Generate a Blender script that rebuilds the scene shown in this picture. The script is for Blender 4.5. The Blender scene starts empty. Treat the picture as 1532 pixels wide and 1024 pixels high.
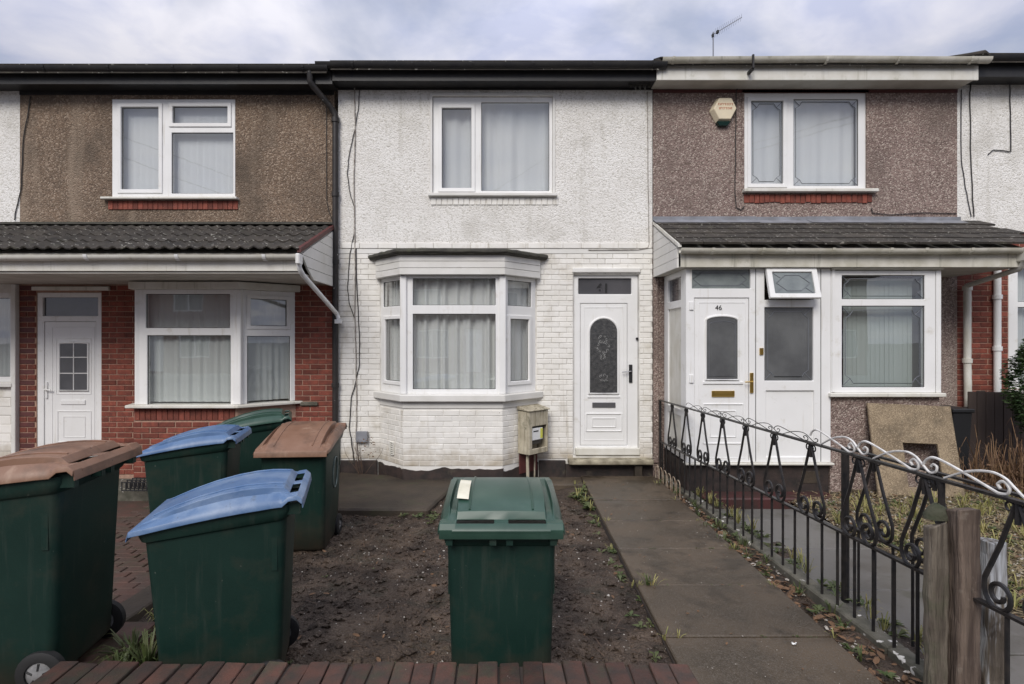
import bpy, math, random
from mathutils import Matrix, Vector, noise
random.seed(7)
R = math.radians
sc = bpy.context.scene
COL = sc.collection

# ------------------------------------------------------------------ camera
# Camera on the pavement, looking straight at the terrace. x to the right, y away from the camera, z up.
CAMZ = 1.85
cam = bpy.data.objects.new('camera', bpy.data.cameras.new('camera'))
COL.objects.link(cam)
cam.location = (0, 0, CAMZ)
cam.rotation_euler = (R(90), 0, 0)
cam.data.sensor_width = 36
cam.data.lens = 36 * 850 / 1532
cam.data.shift_x = 16 / 1532
cam.data.shift_y = -4 / 1532
cam.data.clip_start = 0.05
cam.data.clip_end = 2000
sc.camera = cam
sc.render.resolution_x, sc.render.resolution_y = 1024, 684

# ------------------------------------------------------------------ sky and sun
SUN_EL, SUN_AZ = 40.0, 198.0          # azimuth clockwise from +y: behind the camera, a little to the left
world = bpy.data.worlds.new('World')
sc.world = world
world.use_nodes = True
nt = world.node_tree
nt.nodes.clear()
def WN(t, **kw):
    n = nt.nodes.new(t)
    for k, v in kw.items(): setattr(n, k, v)
    return n
wo = WN('ShaderNodeOutputWorld'); bg = WN('ShaderNodeBackground')
sky = WN('ShaderNodeTexSky', sky_type='NISHITA', sun_disc=False)
sky.sun_elevation = R(SUN_EL); sky.sun_rotation = R(SUN_AZ)
sky.air_density = 1.0; sky.dust_density = 1.5; sky.ozone_density = 1.5
tc = WN('ShaderNodeTexCoord'); sep = WN('ShaderNodeSeparateXYZ')
nt.links.new(tc.outputs['Generated'], sep.inputs[0])
# cloud sheet: project the direction on a plane overhead
mx = WN('ShaderNodeMath', operation='MAXIMUM'); mx.inputs[1].default_value = 0.0
nt.links.new(sep.outputs['Z'], mx.inputs[0])
ad = WN('ShaderNodeMath', operation='ADD'); ad.inputs[1].default_value = 0.14
nt.links.new(mx.outputs[0], ad.inputs[0])
dvx = WN('ShaderNodeMath', operation='DIVIDE'); dvy = WN('ShaderNodeMath', operation='DIVIDE')
nt.links.new(sep.outputs['X'], dvx.inputs[0]); nt.links.new(ad.outputs[0], dvx.inputs[1])
nt.links.new(sep.outputs['Y'], dvy.inputs[0]); nt.links.new(ad.outputs[0], dvy.inputs[1])
cmb = WN('ShaderNodeCombineXYZ')
nt.links.new(dvx.outputs[0], cmb.inputs[0]); nt.links.new(dvy.outputs[0], cmb.inputs[1])
def wnoise(scale, detail, rough, off):
    mp = WN('ShaderNodeMapping'); mp.inputs['Location'].default_value = off
    nt.links.new(cmb.outputs[0], mp.inputs['Vector'])
    n = WN('ShaderNodeTexNoise'); n.inputs['Scale'].default_value = scale
    n.inputs['Detail'].default_value = detail; n.inputs['Roughness'].default_value = rough
    n.inputs['Distortion'].default_value = 0.3
    nt.links.new(mp.outputs[0], n.inputs['Vector'])
    return n
n1 = wnoise(1.5, 6, 0.52, (1.3, 4.1, 0)); n2 = wnoise(3.8, 6, 0.52, (7.7, 2.3, 3))
SKY_GAIN = 1.0
cr = WN('ShaderNodeValToRGB')        # cloud brightness
e = cr.color_ramp.elements
e[0].position = 0.38; e[0].color = (4.0, 4.25, 5.5, 1)
e[1].position = 0.64; e[1].color = (6.0, 5.95, 6.5, 1)
nt.links.new(n2.outputs['Fac'], cr.inputs['Fac'])
cv = WN('ShaderNodeValToRGB')        # cover: where blue shows through
e = cv.color_ramp.elements
e[0].position = 0.38; e[0].color = (0.35,) * 3 + (1,)
e[1].position = 0.56; e[1].color = (1, 1, 1, 1)
nt.links.new(n1.outputs['Fac'], cv.inputs['Fac'])
# an overcast sky is brighter overhead than near the horizon
zr = WN('ShaderNodeMapRange'); zr.inputs['From Min'].default_value = 0.3; zr.inputs['From Max'].default_value = 1.0
zr.inputs['To Min'].default_value = 1.0; zr.inputs['To Max'].default_value = 3.0
nt.links.new(sep.outputs['Z'], zr.inputs['Value'])
mul = WN('ShaderNodeVectorMath', operation='SCALE')
nt.links.new(cr.outputs['Color'], mul.inputs[0]); nt.links.new(zr.outputs[0], mul.inputs['Scale'])
mixw = WN('ShaderNodeMix', data_type='RGBA')
nt.links.new(cv.outputs['Color'], mixw.inputs['Factor'])
pale = WN('ShaderNodeMix', data_type='RGBA'); pale.inputs['Factor'].default_value = 0.72     # thin veil over the blue
nt.links.new(sky.outputs['Color'], pale.inputs['A']); pale.inputs['B'].default_value = (3.6, 4.2, 5.8, 1)
nt.links.new(pale.outputs['Result'], mixw.inputs['A']); nt.links.new(mul.outputs[0], mixw.inputs['B'])
nt.links.new(mixw.outputs['Result'], bg.inputs['Color'])
bg.inputs['Strength'].default_value = 0.062
nt.links.new(bg.outputs[0], wo.inputs['Surface'])

sun = bpy.data.objects.new('sun', bpy.data.lights.new('sun', 'SUN'))
COL.objects.link(sun)
sun.data.energy = 1.5
sun.data.angle = R(28)
sun.data.color = (1.0, 0.95, 0.885)
az = R(SUN_AZ)
sdir = Vector((math.sin(az) * math.cos(R(SUN_EL)), math.cos(az) * math.cos(R(SUN_EL)), math.sin(R(SUN_EL))))
sun.rotation_euler = sdir.to_track_quat('Z', 'Y').to_euler()
sun.location = (-3, -6, 12)

vs = sc.view_settings
vs.view_transform = 'Standard'; vs.look = 'None'; vs.gamma = 1.0; vs.use_curve_mapping = False
vs.exposure = 0.74
sc.cycles.max_bounces = 6; sc.cycles.transparent_max_bounces = 10
sc.cycles.use_denoising = True

# ------------------------------------------------------------------ survey helpers
FY = 8.095                            # distance of the house fronts; 105 photo pixels per metre there
def fx(px): return (px - 750) / 105.0
def fz(py): return CAMZ + (508 - py) / 105.0
def at(px, py, d): return Vector(((px - 750) * d / 850, d, CAMZ + (508 - py) * d / 850))
def zg(d): return -0.024 * (d - 3.0)  # the gardens fall gently towards the houses

# ------------------------------------------------------------------ mesh builder
class MB:
    def __init__(s): s.v = []; s.f = []
    def add(s, vs, fs, M=None):
        b = len(s.v)
        s.v += [tuple(M @ Vector(p)) if M is not None else tuple(p) for p in vs]
        s.f += [tuple(i + b for i in q) for q in fs]
        return s
    def box(s, x0, x1, y0, y1, z0, z1, M=None):
        vs = [(x0,y0,z0),(x1,y0,z0),(x1,y1,z0),(x0,y1,z0),(x0,y0,z1),(x1,y0,z1),(x1,y1,z1),(x0,y1,z1)]
        return s.add(vs, [(3,2,1,0),(4,5,6,7),(0,1,5,4),(1,2,6,5),(2,3,7,6),(3,0,4,7)], M)
    def prism(s, poly, y0, y1, M=None):
        """polygon in (x, z), counter-clockwise seen from the front, extruded y0 (front) to y1"""
        n = len(poly)
        vs = [(p[0], y0, p[1]) for p in poly] + [(p[0], y1, p[1]) for p in poly]
        fs = [tuple(range(n)), tuple(range(2*n-1, n-1, -1))]
        fs += [((i+1) % n, i, i+n, (i+1) % n + n) for i in range(n)]
        return s.add(vs, fs, M)
    def slab(s, poly, z0, z1, M=None):
        """polygon in (x, y), counter-clockwise from above"""
        n = len(poly)
        zz0 = z0 if callable(z0) else (lambda x, y: z0)
        zz1 = z1 if callable(z1) else (lambda x, y: z1)
        vs = [(p[0], p[1], zz1(*p)) for p in poly] + [(p[0], p[1], zz0(*p)) for p in poly]
        fs = [tuple(range(n)), tuple(range(2*n-1, n-1, -1))]
        fs += [((i+1) % n, i, i+n, (i+1) % n + n) for i in range(n)]
        return s.add(vs, fs, M)
    def plate(s, x0, x1, z0, z1, holes, yf, yb, M=None):
        """upright board with rectangular holes (hx0, hx1, hz0, hz1)"""
        xs = sorted({x0, x1} | {c for h in holes for c in h[:2] if x0 < c < x1})
        zs = sorted({z0, z1} | {c for h in holes for c in h[2:] if z0 < c < z1})
        def solid(i, k):
            if i < 0 or k < 0 or i >= len(xs)-1 or k >= len(zs)-1: return False
            cx, cz = (xs[i]+xs[i+1])/2, (zs[k]+zs[k+1])/2
            return not any(h[0] < cx < h[1] and h[2] < cz < h[3] for h in holes)
        idx = {}; vs = []; fs = []
        def V(i, k, b):
            key = (i, k, b)
            if key not in idx:
                idx[key] = len(vs); vs.append((xs[i], yb if b else yf, zs[k]))
            return idx[key]
        for i in range(len(xs)-1):
            for k in range(len(zs)-1):
                if not solid(i, k): continue
                fs.append((V(i,k,0), V(i+1,k,0), V(i+1,k+1,0), V(i,k+1,0)))
                fs.append((V(i,k+1,1), V(i+1,k+1,1), V(i+1,k,1), V(i,k,1)))
                if not solid(i-1,k): fs.append((V(i,k,1), V(i,k,0), V(i,k+1,0), V(i,k+1,1)))
                if not solid(i+1,k): fs.append((V(i+1,k,0), V(i+1,k,1), V(i+1,k+1,1), V(i+1,k+1,0)))
                if not solid(i,k-1): fs.append((V(i,k,1), V(i+1,k,1), V(i+1,k,0), V(i,k,0)))
                if not solid(i,k+1): fs.append((V(i,k+1,0), V(i+1,k+1,0), V(i+1,k+1,1), V(i,k+1,1)))
        return s.add(vs, fs, M)
    def tube(s, pts, r, n=6, caps=True, M=None, flat=None):
        """round bar along pts; r number or list; flat=(a,b) squashes the section"""
        pts = [Vector(p) for p in pts]
        m = len(pts); vs = []; fs = []
        prev = None
        for i, p in enumerate(pts):
            t = (pts[min(i+1, m-1)] - pts[max(i-1, 0)])
            if t.length < 1e-9: t = Vector((0,0,1))
            t.normalize()
            if prev is None:
                a = Vector((0,0,1)) if abs(t.z) < 0.9 else Vector((1,0,0))
                u = t.cross(a).normalized()
            else:
                u = (prev - t * prev.dot(t))
                u = u.normalized() if u.length > 1e-6 else t.orthogonal().normalized()
            prev = u
            w = t.cross(u)
            rr = r[i] if isinstance(r, (list, tuple)) else r
            for k in range(n):
                a = 2*math.pi*(k+0.5)/n
                vs.append(p + u*(math.cos(a)*rr) + w*(math.sin(a)*rr))
        for i in range(m-1):
            for k in range(n):
                fs.append((i*n+k, i*n+(k+1)%n, (i+1)*n+(k+1)%n, (i+1)*n+k))
        if caps:
            fs.append(tuple(range(n-1, -1, -1))); fs.append(tuple(range((m-1)*n, m*n)))
        return s.add(vs, fs, M)
    def build(s, name, mat, parent=None, bevel=0, smooth=False, seg=1, local=False):
        me = bpy.data.meshes.new(name)
        me.from_pydata(s.v, [], s.f)
        me.validate(verbose=False)
        return link(name, me, mat, parent, bevel, smooth, seg, local)

def link(name, me, mat, parent=None, bevel=0, smooth=False, seg=1, local=False):
    o = bpy.data.objects.new(name, me)
    COL.objects.link(o)
    if mat is not None and not me.materials: me.materials.append(mat)
    if smooth:
        me.polygons.foreach_set('use_smooth', [True]*len(me.polygons))
        if smooth != 'all':
            try: me.set_sharp_from_angle(angle=R(38))
            except Exception: pass
    if parent is not None:
        o.parent = parent
        if not local and parent.type == 'EMPTY':
            o.matrix_parent_inverse = Matrix.LocRotScale(parent.location, parent.rotation_euler, None).inverted()
    if bevel:
        b = o.modifiers.new('bevel', 'BEVEL'); b.width = bevel; b.segments = seg; b.limit_method = 'ANGLE'; b.angle_limit = R(40)
    return o

def tag(o, label=None, cat=None, group=None, kind=None):
    if label: o['label'] = label
    if cat: o['category'] = cat
    if group: o['group'] = group
    if kind: o['kind'] = kind
    return o
def thing(name, loc, label, cat, group=None, rz=0):
    o = bpy.data.objects.new(name, None); COL.objects.link(o)
    o.location = loc; o.rotation_euler = (0, 0, rz); o.empty_display_size = 0.2
    return tag(o, label, cat, group)
def copy_tree(o, parent=None):
    c = o.copy(); COL.objects.link(c)
    if parent is not None: c.parent = parent
    for ch in list(o.children): copy_tree(ch, c)
    return c
def Mz(x, y, ang, z=0): return Matrix.Translation((x, y, z)) @ Matrix.Rotation(ang, 4, 'Z')

# ------------------------------------------------------------------ materials
def mat(name, c, c2=None, ns=3.0, det=5, contrast=(0.35, 0.65), rough=0.7, bump=0.0, bs=30.0, bd=0.01, spec=0.4,
        metal=0.0, stretch=(1, 1, 1), speck=None, rnd=0.0, dirt=None, streak=None, vor=None, low=None, rough2=None):
    """c..c2 noise mix; speck=(colour, scale, threshold) ; dirt=(colour, scale, lo, hi); streak=(colour, scale, lo, hi) runs down;
    vor=(scale, strength) pebble relief; low=(colour, z0, z1) splash dirt near the ground"""
    m = bpy.data.materials.new(name); m.use_nodes = True
    t = m.node_tree; N = t.nodes; L = t.links
    b = N['Principled BSDF']
    b.inputs['Roughness'].default_value = rough
    b.inputs['Metallic'].default_value = metal
    b.inputs['Specular IOR Level'].default_value = spec
    g = N.new('ShaderNodeNewGeometry')
    def mapped(st, off=0):
        mp = N.new('ShaderNodeMapping'); mp.inputs['Scale'].default_value = st
        mp.inputs['Location'].default_value = (off, off*1.7, off*0.6)
        L.new(g.outputs['Position'], mp.inputs['Vector']); return mp.outputs[0]
    base_vec = mapped(stretch)
    def nz(scale, vec, d=det, r=0.55):
        n = N.new('ShaderNodeTexNoise'); n.inputs['Scale'].default_value = scale
        n.inputs['Detail'].default_value = d; n.inputs['Roughness'].default_value = r
        L.new(vec, n.inputs['Vector']); return n.outputs['Fac']
    def ramp(fac, lo, hi):
        r = N.new('ShaderNodeMapRange'); r.inputs['From Min'].default_value = lo; r.inputs['From Max'].default_value = hi
        L.new(fac, r.inputs['Value']); return r.outputs[0]
    def mix(fac, a, bcol, mode='MIX'):
        x = N.new('ShaderNodeMix'); x.data_type = 'RGBA'; x.blend_type = mode
        if hasattr(fac, 'default_value') or hasattr(fac, 'is_output'): L.new(fac, x.inputs['Factor'])
        else: x.inputs['Factor'].default_value = fac
        for sck, val in (('A', a), ('B', bcol)):
            if isinstance(val, tuple): x.inputs[sck].default_value = val[:3] + (1,)
            else: L.new(val, x.inputs[sck])
        return x.outputs['Result']
    col = tuple(c)
    if c2:
        f = ramp(nz(ns, base_vec), *contrast)
        col = mix(f, tuple(c), tuple(c2))
        if rough2 is not None:
            rr = N.new('ShaderNodeMapRange'); rr.inputs['To Min'].default_value = rough; rr.inputs['To Max'].default_value = rough2
            L.new(f, rr.inputs['Value']); L.new(rr.outputs[0], b.inputs['Roughness'])
    if vor:
        vv = N.new('ShaderNodeTexVoronoi'); vv.inputs['Scale'].default_value = vor[0]
        L.new(mapped((1, 1, 1), 3), vv.inputs['Vector'])
        if len(vor) > 2:
            sp = N.new('ShaderNodeSeparateColor'); L.new(vv.outputs['Color'], sp.inputs[0])
            col = mix(ramp(sp.outputs[0], vor[3], vor[4]), col, tuple(vor[2]))
            if len(vor) > 5: col = mix(ramp(sp.outputs[1], vor[6], vor[7]), col, tuple(vor[5]))
    if speck:
        col = mix(ramp(nz(speck[1], mapped((1,1,1), 5), 2), speck[2], speck[2]+0.04), col, tuple(speck[0]))
    if dirt:
        col = mix(ramp(nz(dirt[1], mapped((1,1,1), 11), 6, 0.65), dirt[2], dirt[3]), col, tuple(dirt[0]))
    if streak:
        col = mix(ramp(nz(streak[1], mapped((1, 1, 0.07), 2), 4, 0.6), streak[2], streak[3]), col, tuple(streak[0]))
    if low:
        sx = N.new('ShaderNodeSeparateXYZ'); L.new(g.outputs['Position'], sx.inputs[0])
        ww = N.new('ShaderNodeMath'); ww.operation = 'MULTIPLY_ADD'
        L.new(nz(6, mapped((1,1,1), 8), 5), ww.inputs[0]); ww.inputs[1].default_value = -(low[2]-low[1])*1.6
        L.new(sx.outputs['Z'], ww.inputs[2])
        col = mix(ramp(ww.outputs[0], low[2]-(low[2]-low[1])*0.8, low[1]-(low[2]-low[1])*0.8), col, tuple(low[0]))
    if rnd:
        oi = N.new('ShaderNodeObjectInfo')
        hv = N.new('ShaderNodeHueSaturation')
        r1 = N.new('ShaderNodeMapRange'); r1.inputs['To Min'].default_value = 1-rnd; r1.inputs['To Max'].default_value = 1+rnd
        L.new(oi.outputs['Random'], r1.inputs['Value']); L.new(r1.outputs[0], hv.inputs['Value'])
        if isinstance(col, tuple): hv.inputs['Color'].default_value = col[:3] + (1,)
        else: L.new(col, hv.inputs['Color'])
        col = hv.outputs['Color']
    if isinstance(col, tuple): b.inputs['Base Color'].default_value = col[:3] + (1,)
    else: L.new(col, b.inputs['Base Color'])
    hsum = None
    if bump:
        bp = N.new('ShaderNodeBump'); bp.inputs['Strength'].default_value = bump; bp.inputs['Distance'].default_value = bd
        L.new(nz(bs, mapped(stretch, 1), 4, 0.6), bp.inputs['Height'])
        hsum = bp.outputs['Normal']
    if vor and vor[1]:
        bp = N.new('ShaderNodeBump'); bp.inputs['Strength'].default_value = vor[1]; bp.inputs['Distance'].default_value = 0.012
        bp.invert = True
        L.new(vv.outputs['Distance'], bp.inputs['Height'])
        if hsum is not None: L.new(hsum, bp.inputs['Normal'])
        hsum = bp.outputs['Normal']
    if hsum is not None: L.new(hsum, b.inputs['Normal'])
    return m

def glass(name, tint=(0.93, 0.95, 0.95), refl=1.0, rough=0.0):
    m = bpy.data.materials.new(name); m.use_nodes = True
    t = m.node_tree; N = t.nodes; L = t.links
    N.remove(N['Principled BSDF'])
    tr = N.new('ShaderNodeBsdfTransparent'); tr.inputs['Color'].default_value = tint + (1,)
    gl = N.new('ShaderNodeBsdfGlossy'); gl.inputs['Roughness'].default_value = rough
    lw = N.new('ShaderNodeFresnel')
    ge = N.new('ShaderNodeNewGeometry'); mr = N.new('ShaderNodeMapRange')
    mr.inputs['To Min'].default_value = 1.75; mr.inputs['To Max'].default_value = 1/1.75
    L.new(ge.outputs['Backfacing'], mr.inputs['Value']); L.new(mr.outputs[0], lw.inputs['IOR'])
    mu = N.new('ShaderNodeMath'); mu.operation = 'MULTIPLY'; mu.inputs[1].default_value = 2.6*refl; mu.use_clamp = True
    L.new(lw.outputs[0], mu.inputs[0])
    bp = N.new('ShaderNodeBump'); bp.inputs['Strength'].default_value = 0.03; bp.inputs['Distance'].default_value = 0.02
    nz = N.new('ShaderNodeTexNoise'); nz.inputs['Scale'].default_value = 2.2
    gg = N.new('ShaderNodeNewGeometry'); L.new(gg.outputs['Position'], nz.inputs['Vector'])
    L.new(nz.outputs['Fac'], bp.inputs['Height']); L.new(bp.outputs[0], gl.inputs['Normal'])
    mx = N.new('ShaderNodeMixShader')
    L.new(mu.outputs[0], mx.inputs[0]); L.new(tr.outputs[0], mx.inputs[1]); L.new(gl.outputs[0], mx.inputs[2])
    L.new(mx.outputs[0], N['Material Output'].inputs['Surface'])
    return m

def cloth(name, c):
    m = bpy.data.materials.new(name); m.use_nodes = True
    t = m.node_tree; N = t.nodes; L = t.links
    b = N['Principled BSDF']; b.inputs['Base Color'].default_value = c + (1,); b.inputs['Roughness'].default_value = 0.95
    b.inputs['Specular IOR Level'].default_value = 0.1
    tl = N.new('ShaderNodeBsdfTranslucent'); tl.inputs['Color'].default_value = c + (1,)
    mx = N.new('ShaderNodeMixShader'); mx.inputs[0].default_value = 0.25
    L.new(b.outputs[0], mx.inputs[1]); L.new(tl.outputs[0], mx.inputs[2])
    L.new(mx.outputs[0], N['Material Output'].inputs['Surface'])
    return m

K = {}
K['white_render'] = mat('white_painted_pebbledash', (0.80, 0.785, 0.75), (0.735, 0.715, 0.675), ns=2.2, rough=0.85, bump=0.6, bs=34, bd=0.017,
                        vor=(56, 0.6, (0.60, 0.58, 0.53), 0.70, 0.9), dirt=((0.50, 0.48, 0.43), 1.4, 0.54, 0.80), streak=((0.44, 0.42, 0.36), 4.0, 0.58, 0.80))
K['brown_render'] = mat('brown_pebbledash', (0.240, 0.170, 0.118), (0.18, 0.127, 0.088), ns=2.5, rough=0.9, bump=0.9, bs=30, bd=0.02,
                        vor=(58, 0.9, (0.36, 0.28, 0.21), 0.58, 0.86, (0.125, 0.09, 0.066), 0.62, 0.88), dirt=((0.115, 0.088, 0.065), 1.3, 0.46, 0.70), streak=((0.30, 0.235, 0.175), 2.2, 0.56, 0.76))
K['mauve_render'] = mat('mauve_pebbledash', (0.300, 0.222, 0.192), (0.228, 0.166, 0.145), ns=2.5, rough=0.9, bump=0.8, bs=30, bd=0.02,
                        vor=(58, 0.9, (0.44, 0.365, 0.315), 0.58, 0.86, (0.15, 0.11, 0.092), 0.62, 0.88), dirt=((0.145, 0.112, 0.095), 1.0, 0.50, 0.76), streak=((0.32, 0.265, 0.23), 2.2, 0.58, 0.78))
K['white_brick'] = mat('white_painted_brick', (0.80, 0.785, 0.745), (0.72, 0.70, 0.65), ns=4, rough=0.7, bump=0.35, bs=45, bd=0.006, rnd=0.045,
                       dirt=((0.52, 0.48, 0.40), 2.6, 0.55, 0.78), streak=((0.42, 0.38, 0.30), 7, 0.62, 0.80), speck=((0.30, 0.27, 0.22), 24, 0.735), low=((0.36, 0.30, 0.21), 0.02, 0.42))
K['white_mortar'] = mat('dirty_painted_joint', (0.52, 0.50, 0.455), (0.76, 0.745, 0.705), ns=5, rough=0.9)
K['red_brick'] = mat('red_brick', (0.225, 0.060, 0.038), (0.145, 0.042, 0.030), ns=14, rough=0.8, bump=0.4, bs=90, bd=0.004, rnd=0.28,
                     speck=((0.30, 0.13, 0.09), 60, 0.66))
K['step_red'] = mat('worn_red_step', (0.075, 0.026, 0.024), (0.045, 0.026, 0.022), ns=6, rough=0.6, bump=0.3, bs=40, bd=0.005)
K['maroon_brick'] = mat('maroon_painted_brick', (0.115, 0.036, 0.033), (0.085, 0.030, 0.028), ns=10, rough=0.6, bump=0.3, bs=80, bd=0.004, rnd=0.1)
K['bay_joint'] = mat('painted_over_joint', (0.67, 0.65, 0.605), (0.79, 0.775, 0.735), ns=5, rough=0.85)
K['pale_mortar'] = mat('pale_mortar', (0.42, 0.27, 0.20), (0.31, 0.20, 0.15), ns=20, rough=0.95)
K['dark_mortar'] = mat('dark_mortar', (0.045, 0.035, 0.03), rough=0.95)
K['coping_brick'] = mat('weathered_coping_brick', (0.082, 0.038, 0.027), (0.042, 0.030, 0.024), ns=12, rough=0.65, bump=0.6, bs=60, bd=0.006, rnd=0.38,
                        speck=((0.42, 0.36, 0.30), 45, 0.74), dirt=((0.040, 0.045, 0.026), 6, 0.52, 0.75))
K['plinth'] = mat('black_bitumen_plinth', (0.022, 0.019, 0.018), (0.05, 0.035, 0.03), ns=8, rough=0.6, bump=0.4, bs=25, bd=0.01, dirt=((0.10, 0.085, 0.06), 5, 0.6, 0.75))
K['upvc'] = mat('white_upvc', (0.80, 0.80, 0.79), (0.75, 0.75, 0.735), ns=2, rough=0.35, spec=0.5, dirt=((0.54, 0.51, 0.43), 6, 0.60, 0.85), streak=((0.55, 0.52, 0.45), 16, 0.62, 0.85))
K['old_white'] = mat('weathered_white_plastic', (0.70, 0.69, 0.64), (0.60, 0.58, 0.51), ns=4, rough=0.5, streak=((0.34, 0.33, 0.25), 14, 0.58, 0.85), dirt=((0.30, 0.31, 0.22), 5, 0.62, 0.85))
K['cream_gutter'] = mat('grubby_cream_gutter', (0.62, 0.60, 0.53), (0.46, 0.44, 0.36), ns=5, rough=0.5, streak=((0.15, 0.14, 0.10), 12, 0.60, 0.8), dirt=((0.20, 0.20, 0.14), 6, 0.6, 0.8))
K['white_plank'] = mat('white_painted_plank', (0.72, 0.71, 0.68), (0.64, 0.63, 0.59), ns=3, rough=0.55, dirt=((0.44, 0.42, 0.36), 4, 0.62, 0.9))
K['black_gutter'] = mat('black_gutter', (0.018, 0.018, 0.020), (0.030, 0.029, 0.028), ns=6, rough=0.45, dirt=((0.09, 0.085, 0.08), 9, 0.66, 0.85))
K['black_pipe'] = mat('black_iron_pipe', (0.020, 0.019, 0.019), (0.035, 0.03, 0.028), ns=9, rough=0.5, speck=((0.75, 0.73, 0.7), 22, 0.72))
K['soffit'] = mat('soffit_board', (0.55, 0.53, 0.48), (0.42, 0.40, 0.35), ns=3, rough=0.7)
K['felt'] = mat('bitumen_felt', (0.055, 0.052, 0.046), (0.085, 0.082, 0.066), ns=8, rough=0.85, bump=0.6, bs=30, bd=0.02, dirt=((0.10, 0.11, 0.06), 8, 0.55, 0.8))
K['lead'] = mat('lead_flashing', (0.26, 0.27, 0.30), (0.18, 0.185, 0.20), ns=5, rough=0.5, bump=0.3, bs=12, bd=0.01)
K['tile'] = mat('concrete_roof_tile', (0.056, 0.048, 0.039), (0.034, 0.030, 0.026), ns=7, rough=0.85, bump=0.5, bs=60, bd=0.006, rnd=0.2,
                dirt=((0.085, 0.086, 0.055), 9, 0.58, 0.8), speck=((0.26, 0.25, 0.22), 22, 0.64))
K['glass'] = glass('window_glass')
K['obscure'] = mat('obscure_glass', (0.035, 0.036, 0.037), (0.075, 0.075, 0.073), ns=20, rough=0.10, spec=0.9, bump=0.8, bs=55, bd=0.008)
K['obscure_soft'] = mat('stippled_glass', (0.13, 0.135, 0.135), (0.085, 0.088, 0.09), ns=3, rough=0.14, spec=0.9, bump=0.5, bs=90, bd=0.004)
K['dark_glass'] = mat('dark_fanlight_glass', (0.075, 0.076, 0.083), (0.10, 0.10, 0.108), ns=3, rough=0.08, spec=0.8)
K['toplight'] = mat('pale_stippled_glass', (0.20, 0.225, 0.22), (0.13, 0.15, 0.15), ns=4, rough=0.14, spec=0.8, bump=0.4, bs=90, bd=0.004)
K['leadline'] = mat('lead_came', (0.14, 0.15, 0.17), rough=0.5)
K['black_gasket'] = mat('black_gasket', (0.03, 0.03, 0.032), rough=0.6)
K['curtain'] = cloth('net_curtain', (0.82, 0.83, 0.82))
K['curtain_blue'] = cloth('pale_blue_net_curtain', (0.93, 0.94, 0.95))
K['curtain_green'] = cloth('pale_green_blind', (0.60, 0.66, 0.63))
K['curtain_grey'] = cloth('grey_lace_curtain', (0.74, 0.77, 0.75))
K['curtain_bay'] = cloth('white_pleated_curtain', (0.92, 0.93, 0.91))
K['etch'] = mat('etched_glass', (0.42, 0.42, 0.41), rough=0.4)
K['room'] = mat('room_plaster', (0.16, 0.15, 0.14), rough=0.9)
K['gold'] = mat('brass_gold', (0.62, 0.42, 0.12), rough=0.3, metal=1.0)
K['grey_metal'] = mat('grey_metal', (0.30, 0.30, 0.31), rough=0.35, metal=0.9)
K['black_print'] = mat('black_print', (0.015, 0.015, 0.016), rough=0.5)
K['red_print'] = mat('faded_red_print', (0.42, 0.10, 0.045), rough=0.6)
K['alarm'] = mat('yellowed_alarm_plastic', (0.72, 0.63, 0.45), (0.66, 0.58, 0.43), ns=9, rough=0.4)
K['alarm_dark'] = mat('dark_green_lens', (0.012, 0.035, 0.03), rough=0.25)
K['meter'] = mat('dirty_cream_meter_box', (0.52, 0.475, 0.365), (0.36, 0.32, 0.235), ns=7, rough=0.6, streak=((0.16, 0.135, 0.09), 22, 0.50, 0.68), dirt=((0.13, 0.13, 0.085), 9, 0.56, 0.74))
K['meter_inside'] = mat('grey_meter', (0.12, 0.115, 0.10), rough=0.5)
K['meter_label'] = mat('white_meter_label', (0.75, 0.76, 0.76), rough=0.4)
K['yellow'] = mat('yellow_sticker', (0.62, 0.62, 0.10), rough=0.5)
K['stone_step'] = mat('worn_step', (0.42, 0.38, 0.28), (0.20, 0.175, 0.125), ns=9, rough=0.8, bump=0.5, bs=30, bd=0.008, dirt=((0.07, 0.065, 0.05), 9, 0.58, 0.72))
K['cable'] = mat('black_cable', (0.03, 0.027, 0.026), rough=0.6)
K['cable_pale'] = mat('painted_over_cable', (0.45, 0.42, 0.38), (0.16, 0.13, 0.11), ns=12, rough=0.7)
K['bin'] = mat('dark_green_bin_plastic', (0.0062, 0.0225, 0.0172), (0.0085, 0.0275, 0.021), ns=4, rough=0.5, spec=0.25, bump=0.2, bs=150, bd=0.003, dirt=((0.030, 0.036, 0.026), 4, 0.52, 0.80), streak=((0.026, 0.040, 0.032), 26, 0.56, 0.80), speck=((0.07, 0.085, 0.07), 30, 0.745), low=((0.040, 0.034, 0.024), 0.0, 0.35))
K['lid_green'] = mat('green_lid_plastic', (0.022, 0.056, 0.040), (0.034, 0.076, 0.055), ns=5, rough=0.33, dirt=((0.055, 0.095, 0.08), 6, 0.56, 0.85))
K['lid_blue'] = mat('blue_lid_plastic', (0.060, 0.122, 0.245), (0.100, 0.172, 0.300), ns=5, rough=0.4, dirt=((0.20, 0.27, 0.38), 4, 0.48, 0.74), streak=((0.07, 0.10, 0.14), 13, 0.62, 0.74), speck=((0.03, 0.045, 0.07), 26, 0.73))
K['lid_brown'] = mat('brown_lid_plastic', (0.185, 0.098, 0.060), (0.225, 0.130, 0.086), ns=5, rough=0.45, dirt=((0.095, 0.056, 0.038), 5, 0.50, 0.72), streak=((0.28, 0.18, 0.125), 13, 0.6, 0.75), speck=((0.05, 0.034, 0.025), 28, 0.73))
K['rubber'] = mat('black_rubber', (0.014, 0.014, 0.014), rough=0.7)
K['hub'] = mat('grey_hub', (0.24, 0.24, 0.24), (0.12, 0.12, 0.12), ns=20, rough=0.4)
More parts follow.
